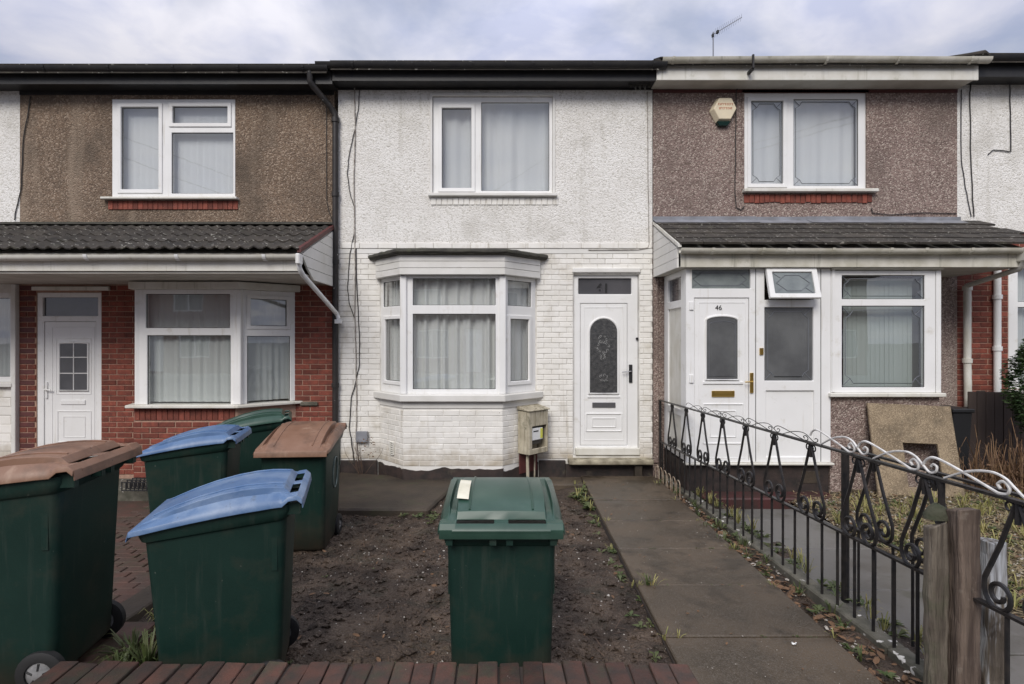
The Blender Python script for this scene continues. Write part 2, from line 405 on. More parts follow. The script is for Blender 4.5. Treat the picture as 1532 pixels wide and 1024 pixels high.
K['sticker'] = mat('dirty_white_sticker', (0.72, 0.69, 0.56), (0.60, 0.57, 0.44), ns=12, rough=0.6)
K['chalk'] = mat('faded_white_paint', (0.20, 0.24, 0.22), (0.08, 0.11, 0.10), ns=20, rough=0.6)
K['soil'] = mat('wet_soil', (0.027, 0.0175, 0.0115), (0.092, 0.064, 0.044), ns=3.6, det=9, contrast=(0.36, 0.66), rough=0.75, rough2=0.55, bump=0.9, bs=28, bd=0.03,
                dirt=((0.024, 0.024, 0.014), 2.6, 0.54, 0.72), speck=((0.16, 0.125, 0.10), 60, 0.66), vor=(48, 1.0))
K['path'] = mat('damp_concrete_slab', (0.094, 0.069, 0.045), (0.047, 0.035, 0.022), ns=1.7, det=9, contrast=(0.38, 0.62), rough=0.6, rough2=0.36, bump=0.6, bs=80, bd=0.007,
                dirt=((0.030, 0.023, 0.015), 3.4, 0.53, 0.70), speck=((0.15, 0.13, 0.105), 85, 0.68), vor=(150, 0.15, (0.095, 0.078, 0.06), 0.6, 1.0), rnd=0.10)
K['wet_path'] = mat('wet_grey_paving', (0.10, 0.094, 0.084), (0.14, 0.132, 0.12), ns=2.5, det=7, rough=0.3, rough2=0.5, bump=0.2, bs=50, bd=0.004, dirt=((0.05, 0.05, 0.03), 3, 0.56, 0.75), rnd=0.08)
K['kerb'] = mat('mossy_concrete_kerb', (0.13, 0.12, 0.095), (0.060, 0.058, 0.042), ns=7, rough=0.85, bump=0.6, bs=40, bd=0.01, speck=((0.62, 0.60, 0.55), 14, 0.66))
K['apron'] = mat('old_concrete_apron', (0.060, 0.045, 0.031), (0.036, 0.028, 0.020), ns=3, det=7, rough=0.7, bump=0.4, bs=30, bd=0.01, dirt=((0.05, 0.05, 0.026), 4, 0.55, 0.72))
K['paver'] = mat('old_red_paving', (0.085, 0.042, 0.030), (0.060, 0.040, 0.030), ns=6, rough=0.7, bump=0.4, bs=40, bd=0.008, dirt=((0.045, 0.042, 0.024), 4, 0.52, 0.7))
K['asphalt'] = mat('asphalt', (0.05, 0.05, 0.05), (0.065, 0.064, 0.062), ns=8, rough=0.85, bump=0.4, bs=120, bd=0.004)
K['pavement'] = mat('pavement_slabs', (0.14, 0.135, 0.125), (0.10, 0.096, 0.09), ns=3, rough=0.8, bump=0.3, bs=60, bd=0.004)
K['litter'] = mat('dead_straw_litter', (0.135, 0.102, 0.058), (0.055, 0.043, 0.027), ns=7, det=8, rough=0.9, bump=1.0, bs=40, bd=0.03, dirt=((0.085, 0.085, 0.04), 3, 0.56, 0.72))
K['iron'] = mat('black_painted_iron', (0.013, 0.013, 0.014), (0.03, 0.026, 0.024), ns=22, rough=0.38, bump=0.3, bs=90, bd=0.003)
K['iron_white'] = mat('flaking_white_iron', (0.74, 0.73, 0.70), (0.5, 0.48, 0.45), ns=22, rough=0.5)
K['iron_rust'] = mat('rusty_cream_wire', (0.22, 0.14, 0.085), (0.42, 0.36, 0.28), ns=20, rough=0.7)
K['post_wood'] = mat('weathered_post_wood', (0.180, 0.152, 0.118), (0.055, 0.043, 0.033), ns=26, det=7, rough=0.85, stretch=(1, 1, 0.07), bump=1.0, bs=60, bd=0.02,
                     dirt=((0.085, 0.088, 0.052), 5, 0.55, 0.75))
K['post_wood_red'] = mat('reddish_post_wood', (0.180, 0.136, 0.106), (0.066, 0.046, 0.036), ns=26, det=7, rough=0.85, stretch=(1, 1, 0.07), bump=1.0, bs=60, bd=0.02, dirt=((0.26, 0.22, 0.18), 7, 0.62, 0.75))
K['post_wood_pale'] = mat('paint_splashed_post_wood', (0.175, 0.145, 0.11), (0.07, 0.055, 0.042), ns=26, det=7, rough=0.8, stretch=(1, 1, 0.07), bump=1.0, bs=60, bd=0.02, streak=((0.55, 0.57, 0.59), 17, 0.46, 0.60))
K['moss'] = mat('dark_mossy_cap', (0.035, 0.042, 0.022), (0.06, 0.06, 0.04), ns=14, rough=0.9, bump=0.8, bs=40, bd=0.01)
K['chipboard'] = mat('damp_chipboard', (0.29, 0.225, 0.145), (0.165, 0.125, 0.08), ns=4, det=8, rough=0.85, bump=0.4, bs=50, bd=0.006, vor=(110, 0.2, (0.36, 0.285, 0.19), 0.6, 0.95, (0.16, 0.12, 0.08), 0.7, 0.95), dirt=((0.10, 0.08, 0.055), 3, 0.52, 0.74))
K['dark_fence'] = mat('dark_brown_fence', (0.034, 0.024, 0.021), (0.050, 0.036, 0.03), ns=5, rough=0.8, stretch=(1, 1, 0.15), bump=0.4, bs=30, bd=0.008, rnd=0.2)
K['black_plastic'] = mat('black_plastic', (0.018, 0.019, 0.021), rough=0.5)
K['pebble'] = mat('pale_pebble', (0.50, 0.47, 0.42), (0.20, 0.175, 0.15), ns=30, rough=0.8)
K['leaf_dead'] = mat('dead_leaf', (0.17, 0.095, 0.05), (0.10, 0.06, 0.035), ns=20, rough=0.8)
K['grass'] = mat('weed_green', (0.042, 0.066, 0.016), (0.080, 0.088, 0.032), ns=9, rough=0.6)
K['straw'] = mat('loose_straw', (0.31, 0.245, 0.14), (0.13, 0.10, 0.055), ns=5, rough=0.8)
K['grass_dry'] = mat('dry_grass', (0.21, 0.13, 0.066), (0.10, 0.052, 0.03), ns=9, rough=0.7)
K['grass_straw'] = mat('yellow_straw_grass', (0.30, 0.26, 0.10), (0.16, 0.17, 0.05), ns=9, rough=0.7)
K['evergreen'] = mat('evergreen_leaf', (0.022, 0.048, 0.013), (0.045, 0.078, 0.022), ns=9, rough=0.55)
K['twig'] = mat('dead_twig', (0.10, 0.062, 0.04), (0.06, 0.04, 0.03), ns=15, rough=0.8)
K['paper'] = mat('litter_white', (0.70, 0.70, 0.68), rough=0.6)

# ================================================================== building helpers
def sect_x(mb, poly, x0, x1, M=None):
    """closed section poly in (y, z) swept along x"""
    n = len(poly)
    vs = [(x0, p[0], p[1]) for p in poly] + [(x1, p[0], p[1]) for p in poly]
    fs = [tuple(range(n)), tuple(range(2*n-1, n-1, -1))] + [((i+1) % n, i, i+n, (i+1) % n + n) for i in range(n)]
    # concave sections: caps as quads strip when made by gutter_poly
    return mb.add(vs, fs[2:] if n > 8 else fs, M)

def gutter_mb(x0, x1, yb, zt, r, sag=0.0, steps=10):
    """half-round gutter hung in front of yb"""
    mb = MB(); n = 9
    xs = [x0 + (x1-x0)*i/steps for i in range(steps+1)]
    rings = []
    for i, x in enumerate(xs):
        dz = -sag*math.sin(math.pi*i/steps) + random.uniform(-0.004, 0.004)
        ring = []
        for rr in (r, r-0.008):
            rng = range(n) if rr == r else range(n-1, -1, -1)
            for k in rng:
                a = math.pi + math.pi*k/(n-1)
                ring.append((x, yb - r + rr*math.cos(a), zt + dz + rr*math.sin(a)*1.05))
        rings.append(ring)
    m = len(rings[0]); vs = [p for q in rings for p in q]; fs = []
    for i in range(len(rings)-1):
        for k in range(m):
            fs.append((i*m+k, (i+1)*m+k, (i+1)*m+(k+1) % m, i*m+(k+1) % m))
    for base in (0, (len(rings)-1)*m):
        for k in range(n-1):
            fs.append((base+k, base+k+1, base+m-2-k, base+m-1-k))
    return mb.add(vs, fs)

def bracket_mb(x, yb, zt, r, w=0.03):
    mb = MB(); pts = []
    for k in range(9):
        a = math.pi + math.pi*k/8
        pts.append((yb - r + (r+0.008)*math.cos(a), zt + (r+0.008)*math.sin(a)*1.05))
    inner = [(yb - r + r*math.cos(math.pi + math.pi*k/8), zt + r*math.sin(math.pi + math.pi*k/8)*1.05) for k in range(9)]
    vs = []; fs = []
    for xx in (x-w/2, x+w/2):
        vs += [(xx,)+p for p in pts] + [(xx,)+p for p in inner]
    for k in range(8):
        fs.append((k, k+1, 18+k+1, 18+k)); fs.append((k, 9+k, 10+k, k+1)); fs.append((18+k, 19+k, 28+k, 27+k))
    return mb.add(vs, fs)

BRICK_CACHE = {}
def brick_mesh(l, h, d, mt, bev=0.005):
    l = round(l, 2); key = (l, round(h, 3), round(d, 3), mt.name)
    if key not in BRICK_CACHE:
        b = min(bev, l/4)
        vs = [(0, b, 0), (l, b, 0), (l, b, h), (0, b, h), (b, 0, b), (l-b, 0, b), (l-b, 0, h-b), (b, 0, h-b), (0, d, 0), (l, d, 0), (l, d, h), (0, d, h)]
        fs = [(4,5,6,7), (0,1,5,4), (1,2,6,5), (2,3,7,6), (3,0,4,7), (8,9,1,0), (9,10,2,1), (10,11,3,2), (11,8,0,3), (11,10,9,8)]
        me = bpy.data.meshes.new('brick'); me.from_pydata(vs, [], fs); me.materials.append(mt)
        BRICK_CACHE[key] = me
    return BRICK_CACHE[key]

def lay(out, mt, P, Q, z0, z1, holes=(), bl=0.215, bh=0.065, j=0.010, depth=0.055, jit=0.002, header=False, phase=0, jv=None):
    j0 = j; jv = j if jv is None else jv
    """running-bond bricks on the face from P to Q (x, y), collected in out"""
    dx, dy = Q[0]-P[0], Q[1]-P[1]; Lf = math.hypot(dx, dy); ang = math.atan2(dy, dx)
    M = Mz(P[0], P[1], ang)
    k0 = math.floor(z0/(bh+j)) if not header else 0
    z = k0*(bh+j) if not header else z0
    k = k0 + phase
    while z + bh*0.6 < z1:
        za, zb = max(z, z0), min(z+bh, z1)
        u = -(bl+jv)*(0.5 if k % 2 else 0.0)
        while u < Lf:
            spans = [(max(u, 0), min(u+bl, Lf))]
            for h in holes:
                if h[2] < (za+zb)/2 < h[3]:
                    ns = []
                    for a, b in spans:
                        if h[0] > a: ns.append((a, min(b, h[0])))
                        if h[1] < b: ns.append((max(a, h[1]), b))
                    spans = [s for s in ns if s[1]-s[0] > 0]
            for a, b in spans:
                if b-a > 0.03 and zb-za > 0.02:
                    y = random.uniform(-jit, jit)
                    tilt = Matrix.Rotation(random.uniform(-0.006, 0.006), 4, 'Y')
                    out.append((M @ Matrix.Translation((a, y, za)) @ tilt, b-a, zb-za, mt, depth))
            u += bl+jv
        z += bh+j; k += 1

def emit(house, out, name='brick', limit=300):
    out = sorted(out, key=lambda q: -q[1]*q[2])
    for M, l, h, mt, d in out[:limit]:
        o = bpy.data.objects.new(name, brick_mesh(l, h, d, mt)); COL.objects.link(o)
        o.parent = house; o.matrix_parent_inverse = Matrix.Translation(house.location).inverted()
        o.matrix_basis = M
    rest = out[limit:]
    if rest:
        mb = MB()
        for M, l, h, mt, d in rest:
            me = brick_mesh(l, h, d, mt)
            mb.add([v.co for v in me.vertices], [tuple(p.vertices) for p in me.polygons], M)
        o = mb.build('small_bricks', rest[0][3], house); o['kind'] = 'stuff'

def window(house, M, x0, x1, z0, z1, lights, yf=0.0, fm=None, gm=None, name='window', thick=0.07, label=None):
    """lights: (gx0, gx1, gz0, gz1, sash) with sash None or an overhang width for an opening light"""
    fm = fm or K['upvc']
    holes = []
    for L in lights:
        s = L[4] or 0
        holes.append((L[0]-s*0.6, L[1]+s*0.6, L[2]-s*0.6, L[3]+s*0.6))
    w = MB().plate(x0, x1, z0, z1, holes, yf, yf+thick, M).build(name, fm, house, bevel=0.005)
    if label: w['label'] = label
    for L in lights:
        s = L[4] or 0
        g = L[5] if len(L) > 5 else (gm or K['glass'])
        if s:
            MB().plate(L[0]-s, L[1]+s, L[2]-s, L[3]+s, [(L[0], L[1], L[2], L[3])], yf-0.016, yf+0.045, M).build('sash', fm, w, bevel=0.006)
        yp = yf + 0.022
        e = 0.012 if not s else 0.008
        MB().add([(L[0]-e, yp, L[2]-e), (L[1]+e, yp, L[2]-e), (L[1]+e, yp, L[3]+e), (L[0]-e, yp, L[3]+e)], [(0, 1, 2, 3)], M).build('pane', g, w)
        # dark rubber gasket round the glass
        t = 0.007
        MB().plate(L[0]-0.002, L[1]+0.002, L[2]-0.002, L[3]+0.002, [(L[0]+t, L[1]-t, L[2]+t, L[3]-t)], yp-0.006, yp-0.001, M).build('gasket', K['black_gasket'], w)
    return w

def curtain(name, M, x0, x1, z0, z1, y, folds, amp, mt, label, cat='curtain', group=None, gap=None, seed=0):
    rnd = random.Random(seed); nx = max(20, int(folds*10)); nz = 7
    ph = [rnd.uniform(0, 6.28) for _ in range(4)]
    vs = []; fs = []
    for k in range(nz+1):
        for i in range(nx+1):
            u = i/nx; v = k/nz
            f = folds*2*math.pi*u
            d = math.sin(f + 0.9*math.sin(2.1*u*math.pi*2+ph[0]))*0.6 + 0.4*math.sin(f*1.7+ph[1]) + 0.35*math.sin(f*0.43+ph[2]+v)
            vs.append((x0+(x1-x0)*u, y + amp*d*(0.6+0.4*(1-v)), z0+(z1-z0)*v))
    for k in range(nz):
        for i in range(nx):
            a = k*(nx+1)+i; fs.append((a, a+1, a+nx+2, a+nx+1))
    o = MB().add(vs, fs, M).build(name, mt, None, smooth='all')
    return tag(o, label, cat, group)

def blind(name, M, x0, x1, z0, z1, y, n, mt, label, group=None):
    """vertical-slat blind"""
    mb = MB(); w = (x1-x0)/n
    t = thing(name, M @ Vector(((x0+x1)/2, y, z0)), label, 'blind', group)
    me = None
    for i in range(n):
        a = R(7 + random.uniform(-3, 3)); c = x0+w*(i+0.5); hw = w*0.56
        MB().add([(c-hw*math.cos(a), y-hw*math.sin(a), z0), (c+hw*math.cos(a), y+hw*math.sin(a), z0),
                  (c+hw*math.cos(a), y+hw*math.sin(a), z1), (c-hw*math.cos(a), y-hw*math.sin(a), z1)], [(0, 1, 2, 3)], M).build('slat', mt, t)
    MB().box(x0, x1, y-0.03, y+0.03, z1, z1+0.03, M).build('head_rail', K['upvc'], t)
    return t

def sloped(house, name, mt, x0, x1, ya, za, yb, zb, th=0.03):
    mb = MB(); n = Vector((0, -(zb-za), (yb-ya))).normalized()*th
    mb.add([(x0, ya, za), (x1, ya, za), (x1, yb, zb), (x0, yb, zb),
            (x0, ya-n.y, za-n.z), (x1, ya-n.y, za-n.z), (x1, yb-n.y, zb-n.z), (x0, yb-n.y, zb-n.z)],
           [(0,1,2,3), (7,6,5,4), (4,5,1,0), (5,6,2,1), (6,7,3,2), (7,4,0,3)])
    return mb.build(name, mt, house)

def tile_mesh(w, l, wave, th, mt, rolls=2):
    n = rolls*6 if wave else 1
    vs = []; fs = []
    for jy, y in ((0, 0.0), (1, l)):
        for i in range(n+1):
            u = i/n
            z = wave*max(0.0, math.cos(2*math.pi*(u*rolls-0.5)))**0.8 if wave else 0.0
            vs.append((u*w, y, z+th)); vs.append((u*w, y, z))
    s = 2*(n+1)
    for i in range(n):
        a = 2*i
        fs += [(a, a+2, s+a+2, s+a), (a+1, s+a+1, s+a+3, a+3), (a+1, a+3, a+2, a), (s+a, s+a+2, s+a+3, s+a+1)]
    fs += [(1, 0, s, s+1), (2*n, 2*n+1, s+2*n+1, s+2*n)]
    me = bpy.data.meshes.new('tile'); me.from_pydata(vs, [], fs); me.materials.append(mt)
    if wave: me.polygons.foreach_set('use_smooth', [True]*len(me.polygons)); me.set_sharp_from_angle(angle=R(40))
    return me

def tile_slope(parent, me, x0, x1, ya, za, yb, zb, rows, w, l, stagger=0.0, jit=0.006):
    dy, dz = yb-ya, zb-za; L = math.hypot(dy, dz); ang = math.atan2(dz, dy); ex = L/rows
    for r in range(rows):
        x = x0 - (w*stagger if r % 2 else 0)
        while x + w*0.5 < x1:
            o = bpy.data.objects.new('tile', me); COL.objects.link(o); o.parent = parent
            s = r*ex - 0.02 + random.uniform(-jit, jit)
            o.matrix_basis = Matrix.Translation((x, ya+dy*s/L, za+dz*s/L + 0.006)) @ Matrix.Rotation(ang - 0.045 + random.uniform(-0.006, 0.006), 4, 'X') @ Matrix.Rotation(random.uniform(-0.008, 0.008), 4, 'Z') @ Matrix.Translation((0, 0, 0.026))
            if x < x0: o.matrix_basis = o.matrix_basis @ Matrix.Translation((x0-x, 0, 0)) @ Matrix.Scale(max(0.1, 1-(x0-x)/w), 4, (1, 0, 0))
            x += w

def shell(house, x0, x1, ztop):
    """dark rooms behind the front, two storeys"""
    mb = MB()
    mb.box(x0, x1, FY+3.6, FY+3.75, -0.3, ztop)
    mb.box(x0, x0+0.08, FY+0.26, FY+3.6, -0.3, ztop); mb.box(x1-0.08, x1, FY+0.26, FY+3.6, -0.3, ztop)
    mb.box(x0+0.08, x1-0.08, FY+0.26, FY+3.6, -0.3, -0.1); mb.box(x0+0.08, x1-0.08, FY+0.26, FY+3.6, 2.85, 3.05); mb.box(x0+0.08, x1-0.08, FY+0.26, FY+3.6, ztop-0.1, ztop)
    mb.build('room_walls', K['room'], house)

def main_roof(house, x0, x1, ze, y0=FY-0.36):
    rise = math.tan(R(24.0))
    yr = y0 + 4.1; zr = ze + 4.1*rise
    mb = MB(); t = 0.10
    poly = [(y0, ze), (yr, zr), (yr+4.1, ze), (yr+4.1, ze-t), (yr, zr-t), (y0, ze-t)]
    n = 6
    vs = [(x0,)+p for p in poly] + [(x1,)+p for p in poly]
    fs = [(0, 5, 4, 1), (1, 4, 3, 2), (6, 7, 10, 11), (7, 8, 9, 10)] + [(i, (i+1) % n, (i+1) % n + n, i+n) for i in range(n)]
    r = mb.add(vs, fs).build('roof', K['tile'], house)
    me = bpy.data.meshes.get('eaves_tile_mesh') or tile_mesh(0.30, 0.40, 0.0, 0.018, K['tile'])
    me.name = 'eaves_tile_mesh'
    x = x0
    while x < x1-0.1:                       # the one course that shows above the gutter from a step aside
        o = bpy.data.objects.new('tile', me); COL.objects.link(o); o.parent = r
        o.matrix_basis = Matrix.Translation((x, y0-0.03, ze-0.005)) @ Matrix.Rotation(R(22)+random.uniform(-.01,.01), 4, 'X')
        x += 0.30
    return r

def curl(c, r0, turns, start, sgn, a, b, n=18, r1=0.2):
    """spiral around c in the plane spanned by a, b; starts on the outside at angle start"""
    pts = []
    for i in range(n+1):
        t = i/n; r = r0*(1-(1-r1)*t); an = start + sgn*turns*2*math.pi*t
        pts.append(c + a*(r*math.cos(an)) + b*(r*math.sin(an)))
    return pts

# ================================================================== setting: ground, paving, soil
def grid_sheet(x0, x1, y0, y1, nx, ny, zf):
    mb = MB(); vs = []; fs = []
    for j in range(ny+1):
        for i in range(nx+1):
            x = x0+(x1-x0)*i/nx; y = y0+(y1-y0)*j/ny
            vs.append((x, y, zf(x, y)))
    for j in range(ny):
        for i in range(nx):
            a = j*(nx+1)+i; fs.append((a, a+1, a+nx+2, a+nx+1))
    return mb.add(vs, fs)
def N3(x, y, s, o=0): return noise.noise(Vector((x*s+o, y*s-o, o*1.3)))

tag(MB().slab([(-300, -300), (300, -300), (300, 400), (-300, 400)], -0.9, -0.42).build('ground', K['asphalt']), kind='structure')
tag(MB().slab([(-60, -2.0), (60, -2.0), (60, 2.40), (-60, 2.40)], -0.5, 0.10).build('pavement', K['pavement']), kind='structure')
tag(MB().slab([(-60, -12.0), (60, -12.0), (60, -2.02), (-60, -2.02)], -0.5, -0.03).build('road', K['asphalt']), kind='structure')
tag(MB().slab([(-60, -2.15), (60, -2.15), (60, -2.003), (-60, -2.003)], -0.3, 0.104).build('kerb', K['kerb']), kind='structure')

def soil_z(x, y):
    z = zg(y) + 0.030*N3(x, y, 1.3, 3) + 0.024*N3(x, y, 4.1, 9) + 0.016*N3(x, y, 10, 1) + 0.009*N3(x, y, 24, 5)
    return z
soil = grid_sheet(-2.62, 2.6, 2.42, 8.2, 260, 290, soil_z).build('soil', K['soil'], smooth='all')
tag(soil, kind='structure')
# neighbour's forecourt on the left: a sloping base and small old paving bricks
def lz(y): return 0.10 - 0.052*(y-2.6) if y > 2.6 else 0.10
tag(MB().slab([(-14, 2.40), (-2.62, 2.40), (-2.62, 8.3), (-14, 8.3)], -0.5, lambda x, y: lz(y)-0.012).build('forecourt', K['paver']), kind='structure')

# ================================================================== white house in the middle
H = thing('terraced_house', (fx(740), FY, -0.1), 'white painted terraced house with angled bay window and arched glass front door', 'house', 'houses of the terrace')
HW = H
xl, xr = fx(506), fx(976)
WUP = (fx(647), fx(827), fz(289), fz(144))
MB().plate(xl, xr, fz(371), 5.62, [WUP], FY, FY+0.25).build('upper_wall', K['white_render'], H)
bayA, bayB, bayC, bayD = (-1.733, FY), (-1.315, 7.62), (0.018, 7.62), (0.505, FY)
DOOR = (fx(858), fx(956), fz(682), fz(410))
MB().plate(xl, xr, -0.35, fz(371)-0.001, [(bayA[0]+0.03, bayD[0]-0.03, 1.0, 2.75), DOOR], FY+0.009, FY+0.25).build('lower_wall', K['white_mortar'], H)
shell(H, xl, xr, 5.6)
out = []
hu = lambda a, b, c, d: (a-xl, b-xl, c, d)
lay(out, K['white_brick'], (xl, FY), (xr, FY), 0.13, fz(380), [hu(bayA[0], bayD[0], -1, 3.02), hu(DOOR[0]-0.012, DOOR[1]+0.012, -1, DOOR[3]+0.01)], j=0.006, bh=0.069, jv=0.0025, jit=0.003)
for P, Q in ((bayA, bayB), (bayB, bayC), (bayC, bayD)):
    lay(out, K['white_brick'], P, Q, 0.14, 0.925, j=0.005, bh=0.070, jv=0.002, jit=0.0025)
emit(H, out)
# painted band of headers under the render and the smooth band below it
x = xl+0.05
while x < xr-0.1:
    l = min(0.255, xr-0.02-x)
    MB().box(x, x+l, FY-0.014+random.uniform(-.002, .002), FY+0.05, fz(372), fz(364)).build('band_brick', K['white_brick'], H, bevel=0.004)
    x += l+0.008
MB().box(xl, xr, FY-0.004, FY+0.02, fz(379.5), fz(372)-0.006).build('painted_band', K['white_plank'], H)
# bay: rendered core, plinth, sill, roof
for P, Q in ((bayA, bayB), (bayB, bayC), (bayC, bayD)):
    Lf = math.hypot(Q[0]-P[0], Q[1]-P[1]); M = Mz(P[0], P[1], math.atan2(Q[1]-P[1], Q[0]-P[0]))
    MB().box(0, Lf, 0.007, 0.10, -0.35, 1.02, M).build('bay_wall', K['bay_joint'], H)
    MB().box(-0.004, Lf+0.004, -0.006, 0.02, 0.925, 1.017, M).build('painted_band', K['white_plank'], H, bevel=0.004)
def off_poly(o, back=0.0):
    s = o*0.42
    return [(bayA[0]-o-0.02, FY-back), (bayA[0]-o*1.05, FY-back-0.02), (bayB[0]-s, bayB[1]-o), (bayC[0]+s, bayC[1]-o), (bayD[0]+o*1.05, FY-back-0.02), (bayD[0]+o+0.02, FY-back)]
def ccw(p):
    a = sum(p[i][0]*p[(i+1) % len(p)][1]-p[(i+1) % len(p)][0]*p[i][1] for i in range(len(p)))
    return p if a > 0 else p[::-1]
for P, Q in ((bayA, bayB), (bayB, bayC), (bayC, bayD)):      # bitumen plinth with a ragged top edge
    Lf = math.hypot(Q[0]-P[0], Q[1]-P[1]); M = Mz(P[0], P[1], math.atan2(Q[1]-P[1], Q[0]-P[0]))
    n = int(Lf/0.035); top = [(-0.012+(Lf+0.024)*i/n, 0.105+0.05*noise.noise(Vector((P[0]*7+i*0.11, 2, P[1])))+0.02*noise.noise(Vector((P[0]*7+i*0.37, 5, P[1])))) for i in range(n+1)]
    MB().prism([(-0.012, -0.35), (Lf+0.012, -0.35)]+top[::-1], -0.016, 0.03, M).build('bay_plinth', K['plinth'], H)
MB().slab(ccw(off_poly(0.075)), 1.018, 1.112).build('bay_sill', K['white_plank'], H, bevel=0.015, seg=2)
for (a, b) in ((xl, bayA[0]-0.03), (bayD[0]+0.03, fx(846))):
    MB().box(a, b, FY-0.018, FY+0.1, -0.35, 0.128).build('plinth', K['plinth'], H, bevel=0.01)
MB().box(fx(846), xr, FY-0.012, FY+0.1, -0.35, 0.074).build('plinth', K['plinth'], H)
roofp = off_poly(0.13)
broof = MB().slab(ccw(roofp), 2.975, 3.035).build('bay_roof', K['felt'], H, bevel=0.018, seg=2)
lip = []
for a, b in zip(roofp[1:-2], roofp[2:-1]):
    for i in range(9):
        t = i/9; lip.append((a[0]+(b[0]-a[0])*t, a[1]+(b[1]-a[1])*t, 3.02+random.uniform(-0.006, 0.006)))
lip.append((roofp[-2][0], roofp[-2][1], 3.02))
MB().tube(lip, [0.030+random.uniform(-0.005, 0.006) for _ in lip], 7).build('felt_edge', K['felt'], broof, smooth=True)
for P, Q in ((bayA, bayB), (bayB, bayC), (bayC, bayD)):
    Lf = math.hypot(Q[0]-P[0], Q[1]-P[1]); M = Mz(P[0], P[1], math.atan2(Q[1]-P[1], Q[0]-P[0]))
    e0 = 0.0 if P == bayA else 0.03; e1 = 0.0 if Q == bayD else 0.03
    for (za, zb) in ((2.712, 2.797), (2.801, 2.886), (2.890, 2.973)):
        MB().box(-e0, Lf+e1, -0.07, 0.02, za, zb, M).build('plank', K['white_plank'], broof, bevel=0.005)
# bay windows
S = 111.5; zb = lambda py: CAMZ+(508-py)/S; ub = lambda px: (px-603)/S
ZB0, ZB1 = 1.112, 2.712
M = Mz(bayB[0], bayB[1], 0)
window(H, M, 0.0, bayC[0]-bayB[0], ZB0, ZB1, [(ub(617), ub(741), zb(457), zb(416.5), None), (ub(617), ub(741), zb(583), zb(470), None)], yf=0.02)
ML = Mz(bayA[0], bayA[1], math.atan2(bayB[1]-bayA[1], bayB[0]-bayA[0]))
LL = math.hypot(bayB[0]-bayA[0], bayB[1]-bayA[1])
window(H, ML, 0.0, LL, ZB0, ZB1, [(0.06, LL-0.10, zb(457), zb(418), None), (0.13, LL-0.10, zb(572), zb(477), 0.05)], yf=0.02)
MR = Mz(bayC[0], bayC[1], math.atan2(bayD[1]-bayC[1], bayD[0]-bayC[0]))
LR = math.hypot(bayD[0]-bayC[0], bayD[1]-bayC[1])
window(H, MR, 0.0, LR, ZB0, ZB1, [(0.12, LR-0.09, zb(457), zb(418), None), (0.16, LR-0.15, zb(572), zb(477), 0.055)], yf=0.02)
for px in (0, 1):
    c = bayB if px == 0 else bayC
    MB().box(c[0]-0.045, c[0]+0.045, c[1]-0.012, c[1]+0.08, ZB0+0.001, ZB1-0.001).build('corner_post', K['upvc'], H, bevel=0.01)
curtain('net_curtain', M, 0.0, 1.33, 1.13, 2.69, 0.15, 9, 0.05, K['curtain_bay'], 'pleated grey net curtain behind the front light of the white bay', group='net curtains in the white bay', seed=3)
curtain('net_curtain', ML, 0.02, LL-0.03, 1.13, 2.69, 0.125, 4, 0.022, K['curtain_bay'], 'pleated net curtain behind the narrow bay light beside the wall cables', group='net curtains in the white bay', seed=4)
curtain('net_curtain', MR, 0.03, LR-0.02, 1.13, 2.69, 0.125, 4, 0.022, K['curtain_bay'], 'pleated net curtain behind the narrow bay light above the meter box', group='net curtains in the white bay', seed=5)
# upstairs window
Mf = Matrix.Translation((0, FY, 0))
w = window(H, Mf, WUP[0]+0.002, WUP[1]-0.002, WUP[2]+0.002, WUP[3]-0.002, [(fx(661), fx(705), fz(281), fz(161), 0.055), (fx(720), fx(822), fz(285), fz(152), None)], yf=0.03)
MB().plate(WUP[0]-0.035, WUP[1]+0.035, WUP[2]-0.001, WUP[3]+0.045, [(WUP[0]+0.001, WUP[1]-0.001, WUP[2]-0.1, WUP[3]-0.001)], -0.014, 0.02, Mf).build('trim', K['white_plank'], w, bevel=0.006)
MB().box(fx(641), fx(833), -0.07, 0.09, fz(295), fz(290)-0.002, Mf).build('sill', K['white_plank'], w, bevel=0.008)
x = fx(645)
while x < fx(830):
    MB().box(x, x+0.07, FY-0.012+random.uniform(-.003, .003), FY+0.03, fz(307), fz(296.5)).build('sill_brick', K['white_brick'], H, bevel=0.004); x += 0.079
curtain('net_curtain', Mf, WUP[0]+0.03, WUP[1]-0.03, WUP[2]+0.03, WUP[3]-0.02, 0.20, 6, 0.03, K['curtain_blue'], 'white net curtain behind the upstairs window of the white house', seed=8)
# front door
MB().box(DOOR[0]-0.02, DOOR[1]+0.02, FY-0.03, FY+0.05, DOOR[3]+0.012, DOOR[3]+0.085).build('door_lintel', K['white_plank'], H, bevel=0.012)
fr = MB().plate(DOOR[0]+0.003, DOOR[1]-0.003, DOOR[2], DOOR[3]-0.003, [(fx(866), fx(946), fz(440), fz(416)), (fx(869), fx(940), fz(668), fz(454))], FY+0.05, FY+0.13).build('door_frame', K['upvc'], H, bevel=0.008)
MB().box(fx(865), fx(947), FY+0.085, FY+0.10, fz(441), fz(415)).build('fanlight', K['dark_glass'], fr)
def text(name, s, size, loc, mt, parent, ext=0.003, off=0.0):
    c = bpy.data.curves.new(name, 'FONT'); c.body = s; c.size = size; c.extrude = ext; c.offset = off; c.align_x = 'CENTER'
    o = bpy.data.objects.new(name, c); COL.objects.link(o); c.materials.append(mt)
    bpy.context.view_layer.update()
    me = bpy.data.meshes.new_from_object(o.evaluated_get(bpy.context.evaluated_depsgraph_get()))
    bpy.data.objects.remove(o)
    me.transform(Matrix.Translation(loc) @ Matrix.Rotation(R(90), 4, 'X'))
    me.materials.clear()
    return link(name, me, mt, parent)
